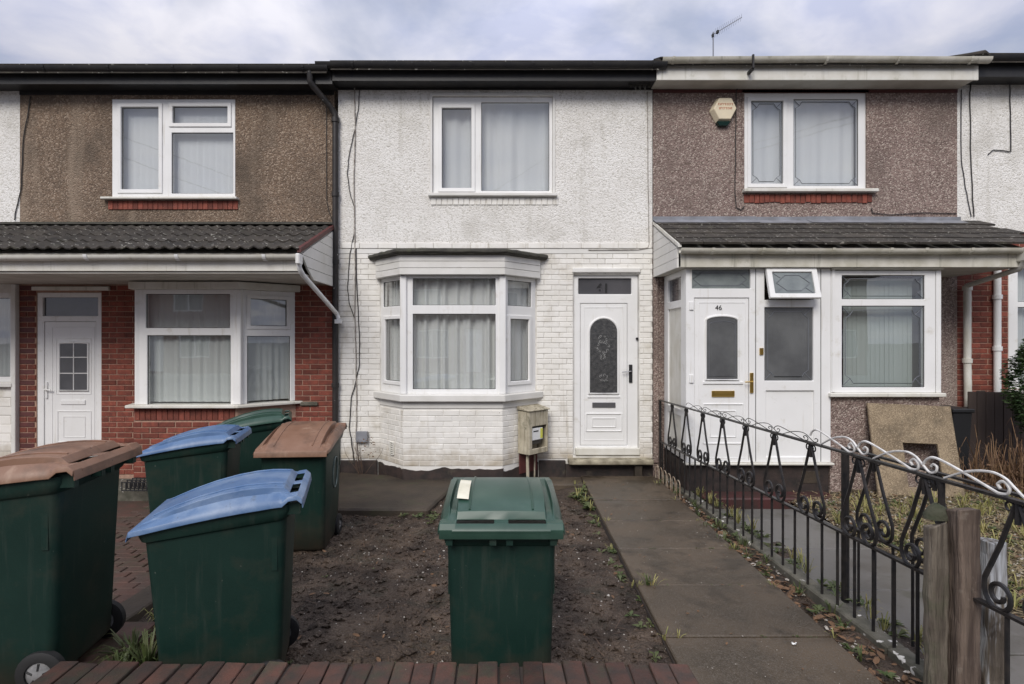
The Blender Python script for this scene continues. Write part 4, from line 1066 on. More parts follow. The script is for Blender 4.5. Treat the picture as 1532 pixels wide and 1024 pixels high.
# opening top light, tilted out from its top edge
Mo = Matrix.Translation((0, PY-0.012, qz(403))) @ Matrix.Rotation(R(-17), 4, 'X') @ Matrix.Translation((0, 0, -qz(403)))
op = MB().plate(qx(1143), qx(1218), qz(451), qz(403), [(qx(1151), qx(1210), qz(444), qz(410))], -0.05, 0.0, Mo).build('opening_light', K['upvc'], pf, bevel=0.006)
MB().box(qx(1150), qx(1211), -0.028, -0.02, qz(445), qz(409), Mo).build('pane', K['toplight'], pf)
lozenge(pf, Mo, qx(1151), qx(1210), qz(444), qz(410), -0.031)
# side of the porch
Ms = Mz(2.312, FY, math.atan2(PY-FY, 2.304-2.312)); Lp = FY-PY
ps = MB().plate(0.03, Lp+0.001, Z0, Z1, [(0.22, 0.80, 2.36, 2.66), (0.22, 0.80, 0.95, 2.26), (0.22, 0.80, 0.42, 0.86)], 0.0, 0.07, Ms).build('porch_side', K['upvc'], H, bevel=0.005)
MB().box(0.21, 0.81, 0.02, 0.04, 0.94, 2.27, Ms).box(0.21, 0.81, 0.02, 0.04, 0.41, 0.87, Ms).build('side_panel', K['old_white'], ps)
MB().box(0.21, 0.81, 0.03, 0.04, 2.35, 2.67, Ms).build('pane', K['dark_glass'], ps)
# porch floor, roof void and plinth
MB().box(2.32, 4.09, PY+0.03, FY-0.001, -0.35, Z0-0.03).build('porch_plinth', K['plinth'], H)
MB().box(2.285, 4.12, PY-0.05, PY+0.08, Z0-0.029, Z0-0.001).build('porch_sill', K['old_white'], H, bevel=0.006)
MB().box(3.75, 3.98, PY+0.024, PY+0.05, 0.05, 0.2).build('air_brick', K['apron'], H, bevel=0.006)
# porch door
leaf = MB().box(DH[0]+0.004, DH[1]-0.004, PY+0.012, PY+0.07, DH[2], DH[3]-0.004).build('door', K['upvc'], H, bevel=0.006)
ap = arch_poly(qx(1056), qx(1105), qz(569), qz(480), 0.06)
MB().prism(ap, PY+0.005, PY+0.014).build('door_glass', K['obscure_soft'], leaf)
ring = [(p[0], PY+0.006, p[1]) for p in ap]
MB().tube(ring+ring[:2], 0.014, 8, caps=False).build('glass_moulding', K['upvc'], leaf, smooth=True)
ap2 = arch_poly(qx(1061), qx(1100), qz(563), qz(486), 0.045)
ring = [(p[0], PY+0.003, p[1]) for p in ap2]
MB().tube(ring+ring[:2], 0.003, 4, caps=False).build('lead_line', K['leadline'], leaf)
rect_mould(1046, 453, 1115, 686, PY+0.011, 0.005, leaf, (qx, qz)); rect_mould(1053, 605, 1112, 664, PY+0.011, 0.010, leaf, (qx, qz)); rect_mould(1063, 615, 1101, 654, PY+0.011, 0.008, leaf, (qx, qz))
MB().box(qx(1052), qx(1112), PY-0.004, PY+0.013, qz(575), qz(571)).build('ledge', K['upvc'], leaf, bevel=0.004)
lb = MB().box(qx(1065), qx(1099), PY-0.006, PY+0.013, qz(594), qz(585)).build('letterbox', K['gold'], leaf, bevel=0.004)
MB().box(qx(1069), qx(1095), PY-0.010, PY-0.005, qz(592), qz(588)).build('letter_flap', K['gold'], lb, bevel=0.002)
hd = MB().box(qx(1121.5), qx(1126.5), PY-0.022, PY+0.001, qz(588), qz(558)).build('handle', K['gold'], leaf, bevel=0.004)
MB().tube([(qx(1124), PY-0.02, qz(571)), (qx(1124), PY-0.055, qz(571)), (qx(1112), PY-0.055, qz(571.5))], 0.008, 8).build('lever', K['gold'], hd, smooth=True)
text('house_number', '46', 0.085, (qx(1075.5), PY+0.009, qz(464)), K['black_print'], leaf, 0.003)
for z in (458, 567): MB().box(qx(1031), qx(1037), PY-0.02, PY+0.002, qz(z+6), qz(z-6)).build('hinge', K['upvc'], leaf, bevel=0.003)
MB().box(qx(1136), qx(1141.5), PY-0.02, PY-0.001, qz(531), qz(521)).build('bell_push', K['gold'], pf, bevel=0.003)
# front room: pebbledashed dwarf wall and window
MB().box(4.10, 5.46, PY+0.012, FY-0.001, -0.35, qz(594)).build('bay_wall', K['mauve_render'], H)
MB().box(5.42, 5.46, PY+0.03, FY-0.001, qz(594)+0.03, 2.66).build('bay_return', K['upvc'], H)
MB().box(qx(1239), qx(1411), PY-0.06, PY+0.10, qz(594)+0.001, qz(588)).build('bay_sill', K['old_white'], H, bevel=0.008)
w = window(H, Mp, qx(1243.5), qx(1400), qz(588)+0.001, qz(405), [(qx(1260), qx(1384), qz(448), qz(412), None), (qx(1260), qx(1384), qz(580), qz(458), None)], yf=0.004)
MB().box(qx(1244.5), qx(1249), PY-0.01, PY+0.003, qz(587), qz(404)).build('frame_trim', K['upvc'], w, bevel=0.002)
MB().box(qx(1400.5), qx(1408), PY-0.004, PY+0.06, qz(588)+0.001, qz(405)).build('frame_trim', K['upvc'], w, bevel=0.004)
MB().box(qx(1243), qx(1409), PY-0.055, PY+0.08, qz(404)+0.002, 2.737).build('blind_box', K['old_white'], w, bevel=0.01)
lead_corners(w, Mp, qx(1260), qx(1384), qz(580), qz(458), 0.020, 0.05, 0.10); lead_corners(w, Mp, qx(1260), qx(1384), qz(448), qz(412), 0.020, 0.04, 0.07)
blind('vertical_blind', Mp, qx(1276), qx(1382), qz(584), 2.60, 0.20, 15, K['curtain_green'], 'pale green vertical slat blind in the ground floor window of the mauve house')
# downpipe and eaves
xp = fx(1439)
downpipe(H, [(XE-0.04, YA-0.01, 2.82), (XE-0.04, YA+0.02, 2.77), (XE-0.03, YA+0.08, 2.72), (xp-0.03, 7.98, 2.60), (xp, 8.0, 2.54)], 0.034, K['old_white'])
downpipe(H, [(xp, 8.0, 2.60), (xp, 8.0, 1.55), (xp+0.02, 8.0, 0.35), (xp+0.10, 7.98, 0.0), (xp+0.12, 7.95, -0.12)], 0.046, K['old_white'], collars=[(xp, 8.0, 2.57), (xp, 8.0, 1.55)])
gz = 5.665
MB().box(xl-0.03, xr+0.05, 7.79, 7.815, 5.405, 5.65).build('fascia', K['old_white'], H, bevel=0.004)
MB().box(xl-0.03, xr, 7.816, FY-0.002, 5.41, 5.43).build('soffit', K['soffit'], H)
MB().box(xl, xr, FY-0.012, FY-0.001, 5.36, 5.408).build('eaves_strip', K['maroon_brick'], H)
g = gutter_mb(xl+0.02, xr+0.14, 7.788, gz, 0.064, -0.01).build('gutter', K['cream_gutter'], H, smooth=True)
for px in (1005, 1232, 1338, 1446): bracket_mb((px-750)/109.5, 7.788, gz, 0.066, 0.03).build('gutter_bracket', K['cream_gutter'], g)
bx = (1121-750)/109.5
MB().box(bx-0.012, bx+0.012, 7.63, 7.655, 5.50, 5.68).box(bx-0.02, bx+0.02, 7.655, 7.787, 5.48, 5.51).build('gutter_strap', K['black_pipe'], g)
main_roof(H, xl, xr, 5.67)
MB().tube([(xr-0.42, 7.74, 5.690), (xr-0.12, 7.72, 5.715), (xr+0.05, 7.70, 5.730), (xr+0.13, 7.72, 5.70)], [0.015, 0.03, 0.04, 0.03], 8).build('verge_tile', K['tile'], H, smooth=True)
wall_cable(H, [(1112, 122), (1101, 136), (1100, 200), (1099, 290), (1101, 311), (1108, 315), (1113, 309)], 0.007)
wall_cable(H, [(1303, 312), (1304, 319), (1330, 322), (1380, 319), (1430, 320)], 0.006)
# pebbledash strip beside the porch
MB().box(fx(977.5), fx(984), FY-0.03, FY-0.001, 0.1, 2.72).build('render_strip', K['mauve_render'], H)

# ================================================================== white house at the far right
H = thing('terraced_house', (8.0, FY, -0.1), 'white rendered house with red brick below, cut off beside the mauve pebbledash', 'house', 'houses of the terrace')
xl = fx(1432)+0.001
MB().plate(xl, 9.4, fz(350), 5.75, [], FY, FY+0.25).build('upper_wall', K['white_render'], H)
WR = (fx(1509), fx(1640), fz(582), fz(392))
MB().plate(xl, 9.4, -0.35, fz(350)-0.001, [WR], FY+0.009, FY+0.25).build('lower_wall', K['pale_mortar'], H)
out = []
lay(out, K['red_brick'], (xl, FY), (9.0, FY), 0.4, fz(350), [(WR[0]-xl-0.01, WR[1]-xl, WR[2], WR[3])])
emit(H, out)
w = window(H, Mf, WR[0], WR[1], WR[2], WR[3], [(fx(1523), fx(1620), fz(452), fz(402), None), (fx(1523), fx(1620), fz(574), fz(460), None)], yf=0.0)
MB().box(fx(1503), fx(1640), FY-0.08, FY+0.01, fz(588), fz(583)).build('sill', K['old_white'], w, bevel=0.006)
curtain('net_curtain', Mf, fx(1515), fx(1625), fz(578), fz(396), 0.14, 8, 0.02, K['curtain_grey'], 'net curtain in the window above the evergreen bush', seed=41)
shell(H, xl, 9.4, 5.7)
xp = fx(1487)
downpipe(H, [(xp, 8.04, 3.0), (xp, 8.04, 2.0), (xp, 8.04, 0.2)], 0.045, K['upvc'], collars=[(xp, 8.04, 2.45), (xp, 8.04, 1.72)])
MB().box(xl, 9.4, 7.83, 7.86, 5.47, 5.70).build('fascia', K['black_gutter'], H)
MB().box(xl, 9.4, 7.861, FY-0.002, 5.475, 5.495).build('soffit', K['black_gutter'], H)
gutter_mb(xl+0.03, 9.4, 7.828, 5.71, 0.070, 0.0).build('gutter', K['black_gutter'], H, smooth=True)
main_roof(H, xl, 9.4, 5.72)
wall_cable(H, [(1470, 100), (1452, 118), (1450, 140), (1451, 220), (1454, 300), (1456, 325)], 0.008)
wall_cable(H, [(1437, 135), (1437, 240), (1443, 280), (1452, 325)], 0.006)
wall_cable(H, [(1508, 100), (1510, 150), (1511, 228), (1500, 226), (1485, 225), (1477, 232)], 0.007)

# ================================================================== small things on the houses
t = thing('alarm_box', (fx(1080), FY, fz(190)), 'yellowed hexagonal burglar alarm box with faded red lettering on the mauve wall', 'alarm box')
hexp = [(fx(1080)+a*0.185, fz(167)+b*0.175) for a, b in ((-0.52, -1), (0.50, -1), (1.0, 0.0), (0.55, 0.95), (-0.50, 0.95), (-1.0, -0.05))]
hb = MB(); c = (fx(1080)+0.01, fz(167)); n = 6
front = [(c[0]+(p[0]-c[0])*0.86+0.012, FY-0.09, c[1]+(p[1]-c[1])*0.86+0.012) for p in hexp]; back = [(p[0], FY-0.02, p[1]) for p in hexp]; bk2 = [(p[0], FY, p[1]) for p in hexp]
hb.add(front+back+bk2, [tuple(range(6))] + [((i+1) % 6, i, i+6, (i+1) % 6+6) for i in range(6)] + [((i+1) % 6+6, i+6, i+12, (i+1) % 6+12) for i in range(6)])
hb.build('cover', K['alarm'], t, bevel=0.008, seg=2)
MB().add([(fx(1080)-0.10, FY-0.075, fz(167)-0.165), (fx(1080)+0.10, FY-0.075, fz(167)-0.165), (fx(1080)+0.10, FY-0.005, fz(167)-0.18), (fx(1080)-0.10, FY-0.005, fz(167)-0.18),
          (fx(1080)-0.06, FY-0.055, fz(167)-0.225), (fx(1080)+0.06, FY-0.055, fz(167)-0.225), (fx(1080)+0.06, FY-0.005, fz(167)-0.225), (fx(1080)-0.06, FY-0.005, fz(167)-0.225)],
         [(0,1,2,3), (7,6,5,4), (4,5,1,0), (5,6,2,1), (6,7,3,2), (7,4,0,3)]).build('strobe_lens', K['alarm_dark'], t, bevel=0.006)
pr = MB()
for row, (za, n, w) in enumerate(((fz(160), 9, 0.022), (fz(166), 8, 0.022))):
    for i in range(n):
        x = fx(1081)+0.01+(i-(n-1)/2)*0.024
        k = random.choice((0, 1, 2))
        pr.box(x-0.009, x-0.004, FY-0.0925, FY-0.0905, za-0.014, za+0.014)
        if k != 1: pr.box(x-0.0035, x+0.007, FY-0.0925, FY-0.0905, za+0.008, za+0.014)
        if k != 0: pr.box(x-0.0035, x+0.007, FY-0.0925, FY-0.0905, za-0.014, za-0.008)
        if k == 1: pr.box(x+0.004, x+0.009, FY-0.0925, FY-0.0905, za-0.007, za+0.014)
pr.build('lettering', K['red_print'], t)

t = thing('tv_aerial', (4.1, 11.0, 6.6), 'thin television aerial on a mast above the pale gutter of the mauve house', 'aerial')
AY = 11.0
p0 = at(1067, 60, AY); p1 = at(1066.5, 52, AY); p2 = at(1110, 26, AY)
MB().tube([(p0.x, AY, 6.6), (p0.x, AY, p1.z+0.05)], 0.012, 8).build('mast', K['grey_metal'], t)
bm = MB().tube([p1+Vector((-0.03, 0, -0.02)), p2], 0.007, 6).build('boom', K['grey_metal'], t)
for i in range(13):
    q = p1.lerp(p2, 0.04+0.93*i/12); l = 0.15-0.006*i
    MB().tube([q+Vector((-0.02, -l, 0.03)), q+Vector((0.02, l, -0.03))], 0.002, 5).build('element', K['grey_metal'], bm)
MB().box(p1.x-0.018, p1.x+0.018, AY-0.02, AY+0.02, p1.z-0.05, p1.z+0.01).build('clamp', K['black_plastic'], t)
q = p1.lerp(p2, 0.16); MB().box(q.x-0.02, q.x+0.02, AY-0.03, AY+0.03, q.z-0.03, q.z+0.02).build('dipole_box', K['black_plastic'], t)

# ================================================================== front path, apron, kerb strip
path = MB().slab([(0.95, 2.42), (1.97, 2.42), (2.14, 7.9), (1.10, 7.9)], -0.5, lambda x, y: zg(y)+0.035).build('path', K['dark_mortar'])
tag(path, kind='structure')
ys = [2.43]
for yy in (3.43, 4.19, 4.98, 5.80, 6.62, 7.45, 7.93): ys.append(yy)
for a, b in zip(ys, ys[1:]):
    f = lambda y: ((y-2.42)/5.48)
    l = lambda y: 0.955+0.15*f(y)+0.0; r = lambda y: 1.965+0.17*f(y)
    tz = random.uniform(-0.004, 0.004); tw = random.uniform(-0.006, 0.006)
    MB().slab([(l(a), a+0.005), (r(a), a+0.005), (r(b), b-0.005), (l(b), b-0.005)], lambda x, y: zg(y)+0.01, lambda x, y: zg(y)+0.068+tz+tw*(x-1.5)).build('slab', K['path'], path, bevel=0.008)
MB().slab([(0.30, 7.45), (1.09, 7.45), (1.11, 7.93), (0.30, 7.93)], -0.4, lambda x, y: zg(y)+0.05).build('slab', K['path'], path, bevel=0.01)
ap_ = MB().slab([(-2.30, 6.25), (-0.80, 6.20), (-0.55, 7.62), (-2.30, 8.09)], -0.4, lambda x, y: zg(y)+0.075+0.02*N3(x, y, 2, 4)).build('concrete_apron', K['apron'], bevel=0.02)
tag(ap_, kind='structure')
def kz(y): return zg(y)+0.055
kb = MB()
yy = 2.42
kerb = None
while yy < 8.0:
    b = min(yy+0.91, 8.04)
    k_ = MB().slab([(2.255, yy+0.004), (2.375, yy+0.004), (2.375, b-0.004), (2.255, b-0.004)], -0.4, lambda x, y: kz(y)+0.006*N3(x, y, 5, 2))
    if kerb is None:
        kerb = k_.build('boundary_kerb', K['kerb'], bevel=0.01); tag(kerb, kind='structure')
    else: k_.build('kerb_stone', K['kerb'], kerb, bevel=0.01)
    yy = b
# neighbour's path and litter bed on the right
np_ = MB().slab([(2.38, 2.42), (3.40, 2.42), (3.45, 6.45), (2.38, 6.45)], -0.5, lambda x, y: zg(y)-0.03).build('side_path', K['dark_mortar'])
tag(np_, kind='structure')
yy = 2.43
while yy < 6.4:
    b = min(yy+0.9, 6.44); tz = random.uniform(-0.004, 0.004)
    MB().slab([(2.385, yy+0.005), (3.42, yy+0.005), (3.42, b-0.005), (2.385, b-0.005)], lambda x, y: zg(y)-0.04, lambda x, y: zg(y)+0.012+tz).build('slab', K['wet_path'], np_, bevel=0.006)
    yy = b
tag(MB().slab([(2.42, 6.75), (4.05, 6.75), (4.05, 7.10), (2.42, 7.10)], -0.4, lambda x, y: zg(y)+0.05).build('porch_step', K['step_red'], bevel=0.015), kind='structure')
def litz(x, y): return zg(y)+0.015+0.06*max(0, min(1, (x-3.5)/1.2))+0.03*N3(x, y, 1.7, 7)+0.02*N3(x, y, 6, 3)+0.012*N3(x, y, 17, 2)
tag(grid_sheet(3.43, 9.4, 2.42, 8.2, 200, 190, litz).build('litter_bed', K['litter'], smooth='all'), kind='structure')

# straw, pebbles, leaves and weeds scattered over the beds
def scatter(name, mt, n, region, zf, maker, seed):
    rnd = random.Random(seed); mb = MB()
    for _ in range(n):
        x, y = region(rnd); maker(mb, rnd, x, y, zf(x, y))
    return tag(mb.build(name, mt), kind='stuff')
def pebble(lo, hi):
    def f(mb, r, x, y, z):
        s = r.uniform(lo, hi)*(1 if r.random() < 0.9 else 1.8); M = Matrix.Translation((x, y, z)) @ Matrix.Rotation(r.uniform(0, 6.3), 4, 'Z') @ Matrix.Rotation(r.uniform(-.5, .5), 4, 'X')
        vs = [(s*r.uniform(.7, 1.2)*a, s*r.uniform(.6, 1.0)*b, s*r.uniform(.4, .7)*c) for a, b, c in ((1,0,0), (-1,0,0), (0,1,0), (0,-1,0), (0,0,1), (0,0,-1), (.6,.6,.5), (-.6,.6,.5), (.6,-.6,.5), (-.6,-.6,.5))]
        mb.add(vs, [(4,6,7), (4,8,6), (4,9,8), (4,7,9), (6,0,2), (6,2,7), (7,2,1), (7,1,9), (9,1,3), (9,3,8), (8,3,0), (8,0,6), (0,5,2), (2,5,1), (1,5,3), (3,5,0)], M)
    return f
def straw(lo, hi, wd=0.003):
    def f(mb, r, x, y, z):
        l = r.uniform(lo, hi); a = r.uniform(0, 6.3); dz = r.uniform(-.1, .35)
        d = Vector((math.cos(a), math.sin(a), 0)); p = Vector((-d.y, d.x, 0))*wd
        c = Vector((x, y, z+0.006)); m = c+d*l*0.5+Vector((0, 0, l*dz*0.5+r.uniform(0, .012))); e = c+d*l+Vector((0, 0, l*dz*0.3))
        mb.add([c-p, c+p, m+p, m-p, e], [(0, 1, 2, 3), (3, 2, 4)])
    return f
def leafm(lo, hi):
    def f(mb, r, x, y, z):
        s = r.uniform(lo, hi); M = Matrix.Translation((x, y, z+0.008)) @ Matrix.Rotation(r.uniform(0, 6.3), 4, 'Z') @ Matrix.Rotation(r.uniform(-.6, .6), 4, 'X') @ Matrix.Rotation(r.uniform(-.4, .4), 4, 'Y')
        mb.add([(-s, 0, 0), (-.4*s, .45*s, .12*s), (.4*s, .4*s, .15*s), (s, 0, .05*s), (.4*s, -.4*s, .12*s), (-.4*s, -.45*s, .15*s), (0, 0, -.04*s)], [(0,6,1), (1,6,2), (2,6,3), (3,6,4), (4,6,5), (5,6,0)], M)
    return f
def blade_tuft(mb, r, x, y, z, n, h, spread, wd=0.004):
    for _ in range(n):
        a = r.uniform(0, 6.3); l = h*r.uniform(.5, 1.15); ln = r.uniform(.1, 1.0)*spread
        d = Vector((math.cos(a), math.sin(a), 0)); p = Vector((-d.y, d.x, 0))*wd
        b = Vector((x, y, z))+d*r.uniform(0, .03)
        prev = None
        pts = [b, b+d*ln*.25+Vector((0, 0, l*.5)), b+d*ln*.65+Vector((0, 0, l*.85)), b+d*ln+Vector((0, 0, l*(1-.35*ln/max(spread, .01))))]
        mb.add([pts[0]-p, pts[0]+p, pts[1]+p, pts[1]-p, pts[2]+p*.7, pts[2]-p*.7, pts[3]], [(0, 1, 2, 3), (3, 2, 4, 5), (5, 4, 6)])
def broad_weed(mb, r, x, y, z, n, s):
    for _ in range(n):
        a = r.uniform(0, 6.3); d = Vector((math.cos(a), math.sin(a), 0)); p = Vector((-d.y, d.x, 0)); l = s*r.uniform(.5, 1.1)
        b = Vector((x, y, z)); up = r.uniform(.2, .9)
        m = b+d*l*.5+Vector((0, 0, l*up*.6)); e = b+d*l+Vector((0, 0, l*up*.5))
        mb.add([b, m+p*l*.2, e, m-p*l*.2], [(0, 1, 2, 3)])
S_soil = lambda r: (r.uniform(-2.25, 1.0), 2.7+4.2*r.random()**1.1)
scatter('pebbles', K['pebble'], 1100, S_soil, soil_z, pebble(0.003, 0.009), 1)
scatter('soil_clods', K['soil'], 5200, S_soil, soil_z, pebble(0.007, 0.034), 2)
scatter('dead_leaves', K['leaf_dead'], 130, S_soil, soil_z, leafm(0.012, 0.03), 3)
scatter('soil_twigs', K['twig'], 700, S_soil, soil_z, straw(0.04, 0.16, 0.0028), 4)
scatter('path_debris', K['leaf_dead'], 90, lambda r: (r.uniform(1.1, 2.1), 2.6+5*r.random()), lambda x, y: zg(y)+0.066, leafm(0.006, 0.016), 14)
S_kerb = lambda r: (2.02+r.random()*0.22+0.0, 2.7+5.0*r.random())
kerbs = lambda x, y: soil_z(x, y)+0.01
scatter('kerb_leaves', K['leaf_dead'], 420, S_kerb, kerbs, leafm(0.015, 0.04), 5)
scatter('kerb_pebbles', K['pebble'], 150, S_kerb, kerbs, pebble(0.005, 0.02), 6)
scatter('kerb_twigs', K['twig'], 160, S_kerb, kerbs, straw(0.05, 0.2, 0.0025), 7)
scatter('path_grit', K['pebble'], 160, lambda r: (r.uniform(1.1, 2.0), 2.6+5*r.random()), lambda x, y: zg(y)+0.068, pebble(0.002, 0.005), 8)
scatter('straw', K['straw'], 6000, lambda r: (3.42+3.0*r.random(), 3.6+3.4*r.random()), litz, straw(0.05, 0.2, 0.0055), 9)
scatter('bed_leaves', K['leaf_dead'], 1400, lambda r: (3.4+3.0*r.random(), 3.6+3.4*r.random()), litz, leafm(0.015, 0.04), 10)
scatter('bed_pebbles', K['pebble'], 2200, lambda r: (3.42+2.8*r.random(), 4.0+3.0*r.random()), litz, pebble(0.006, 0.02), 13)
# grass and weeds growing wild: one mass of green, one of straw-yellow
rnd = random.Random(5); gm = MB(); sm = MB()
for x, y, n, h, s in [(-1.90, 3.05, 60, 0.20, 0.26), (-2.08, 3.2, 50, 0.16, 0.24), (-1.98, 2.95, 36, 0.16, 0.16), (-2.05, 3.1, 34, 0.14, 0.18), (-1.9, 2.8, 26, 0.12, 0.14), (-2.15, 2.9, 26, 0.13, 0.16)]:
    blade_tuft(gm, rnd, x, y, 0.05, n, h, s, 0.005)
for x, y, n, h, s in [(-2.17, 3.62, 45, 0.22, 0.14), (-2.10, 3.55, 26, 0.16, 0.12), (-1.9, 2.95, 16, 0.14, 0.2), (-2.05, 2.8, 14, 0.12, 0.2)]:
    blade_tuft(sm, rnd, x, y, 0.0, n, h, s, 0.005)
for i in range(46):
    y = 2.75+5.0*rnd.random(); x = 2.0+0.24*rnd.random()
    if rnd.random() < 0.5: blade_tuft(gm, rnd, x, y, zg(y)+0.02, 10, 0.09, 0.08)
    else: broad_weed(gm, rnd, x, y, zg(y)+0.03, 9, 0.06)
for i in range(60):
    y = 2.75+4.5*rnd.random(); x = 2.40+rnd.random()*0.12
    if rnd.random() < 0.6: broad_weed(gm, rnd, x, y, zg(y)+0.02, 9, 0.08)
    else: blade_tuft(sm, rnd, x, y, zg(y)+0.02, 10, 0.12, 0.1)
for x, y in [(1.02, 7.2), (0.95, 7.0), (0.98, 6.7), (0.9, 6.85), (1.0, 6.4)]:
    broad_weed(gm, rnd, x, y, zg(y)+0.02, 22, 0.12); blade_tuft(sm, rnd, x, y, zg(y), 8, 0.14, 0.12)
for i in range(26):
    y = 2.8+3.6*rnd.random(); broad_weed(gm, rnd, 0.93+rnd.uniform(-.12, .03)+0.15*(y-2.42)/5.5, y, soil_z(0.95, y), 8, 0.06)
for i in range(20):
    x, y = S_soil(rnd); broad_weed(gm, rnd, x, y, soil_z(x, y), 6, 0.035)
for i in range(22):
    x = -0.85+rnd.uniform(-.25, .2); y = 6.2+rnd.uniform(-.35, .25); broad_weed(gm, rnd, x, y, soil_z(x, y)+0.02, 7, 0.06)
for yj in ys[1:-1]:                          # weeds and moss rooted in the slab joints
    for _ in range(7): broad_weed(gm, rnd, rnd.uniform(1.0, 2.08), yj+rnd.uniform(-.01, .01), zg(yj)+0.06, 6, 0.022)
    for _ in range(3): blade_tuft(sm, rnd, rnd.choice((1.02, 2.05))+rnd.uniform(-.06, .06), yj, zg(yj)+0.055, 6, 0.05, 0.06, 0.003)
blade_tuft(gm, rnd, 1.08, 4.19, zg(4.19)+0.06, 18, 0.09, 0.1); blade_tuft(sm, rnd, 1.12, 4.2, zg(4.2)+0.06, 8, 0.07, 0.12)
for i in range(420):
    x = 3.45+2.6*rnd.random(); y = 3.6+3.0*rnd.random()
    if rnd.random() < 0.6: blade_tuft(sm, rnd, x, y, litz(x, y), 9, 0.12, 0.14)
    else: broad_weed(gm, rnd, x, y, litz(x, y), 9, 0.08)
tag(gm.build('green_weeds', K['grass']), kind='stuff'); tag(sm.build('straw_grass', K['grass_straw']), kind='stuff')
# a dead stalk with seed heads beside the bay
t = thing('dead_plant', (fx(545), FY-0.2, -0.1), 'dead leafless plant stalk against the white wall beside the cables', 'plant')
rr = random.Random(3)
def branchy(name, mt, parent, base, n, h, spread, r0, rnd):
    for i in range(n):
        a = rnd.uniform(0, 6.3); p = Vector(base); pts = [p.copy()]
        d = Vector((math.cos(a)*spread, math.sin(a)*spread*0.4, 1)).normalized()
        for k in range(5):
            d = (d+Vector((rnd.uniform(-.35, .35), rnd.uniform(-.15, .15), rnd.uniform(-.1, .2)))).normalized()
            p = p+d*h/5*rnd.uniform(.7, 1.2); pts.append(p.copy())
        MB().tube(pts, [r0*(1-.15*k) for k in range(6)], 5).build(name, mt, parent, smooth=True)
branchy('stem', K['twig'], t, (fx(545), FY-0.15, -0.12), 9, 0.62, 0.35, 0.006, rr)
lf = MB()
for i in range(40): leafm(0.012, 0.026)(lf, rr, fx(553)+rr.uniform(-.09, .12), FY-0.16+rr.uniform(-.05, .05), 0.36+rr.uniform(-.16, .12))
o = lf.build('dead_leaf_clump', K['leaf_dead'], t); o['kind'] = 'stuff'

# forecourt paving bricks next to the bins
fc = bpy.data.objects['forecourt']
pm = brick_mesh(0.20, 0.10, 0.05, K['paver'], 0.006)
for i in range(31):
    for j in range(9):
        y = 3.52+i*0.112; x = -2.50-(j+1)*0.212-(0.106 if i % 2 else 0)
        if x > -4.3:
            o = bpy.data.objects.new('paving_brick', pm); COL.objects.link(o); o.parent = fc
            o.matrix_basis = Matrix.Translation((x, y, lz(y)-0.002+random.uniform(-.003, .003))) @ Matrix.Rotation(R(-90), 4, 'X') @ Matrix.Translation((0, -0.0, 0.0))
# low edging of bricks across the front of the garden
gw = thing('garden_wall', (-0.6, 2.5, 0), 'low front garden wall topped with a row of weathered red bricks', 'wall')
GX0, GX1, GYF, GYN, GT = -2.05, 0.872, 2.634, 2.42, 0.355
MB().box(GX0+0.02, GX1-0.02, GYN+0.012, GYF-0.012, -0.35, GT-0.09).build('wall_core', K['dark_mortar'], gw)
out = []
for (P, Q) in (((GX1-0.005, GYF), (GX0+0.005, GYF)), ((GX0+0.005, GYN), (GX1-0.005, GYN))):
    lay(out, K['coping_brick'], P, Q, -0.1, GT-0.08)
emit(gw, out, limit=200)
x = GX0
ccache = []
for v in range(4):
    mb = MB(); mb.box(0, 0.0875, 0, 0.214, 0, 0.072)
    me = bpy.data.meshes.new('coping_brick'); me.from_pydata([(a+random.uniform(-.004, .004), b+random.uniform(-.004, .004), c+random.uniform(-.004, .003)) for a, b, c in mb.v], [], mb.f); me.materials.append(K['coping_brick']); ccache.append(me)
while x < GX1-0.08:
    o = bpy.data.objects.new('coping_brick', random.choice(ccache)); COL.objects.link(o); o.parent = gw
    o.matrix_parent_inverse = Matrix.Translation(gw.location).inverted()
    o.matrix_basis = Matrix.Translation((x, GYN+random.uniform(-.006, .006), GT-0.074+random.uniform(-.005, .004))) @ Matrix.Rotation(random.uniform(-.03, .03), 4, 'Z') @ Matrix.Rotation(random.uniform(-.02, .02), 4, 'X') @ Matrix.Rotation(random.uniform(-.03, .03), 4, 'Y')
    b = o.modifiers.new('bevel', 'BEVEL'); b.width = 0.007; b.segments = 2
    x += 0.0975
MB().box(GX0+0.01, GX1-0.01, GYN+0.006, GYF-0.008, GT-0.089, GT-0.018).build('mortar_bed', K['dark_mortar'], gw)

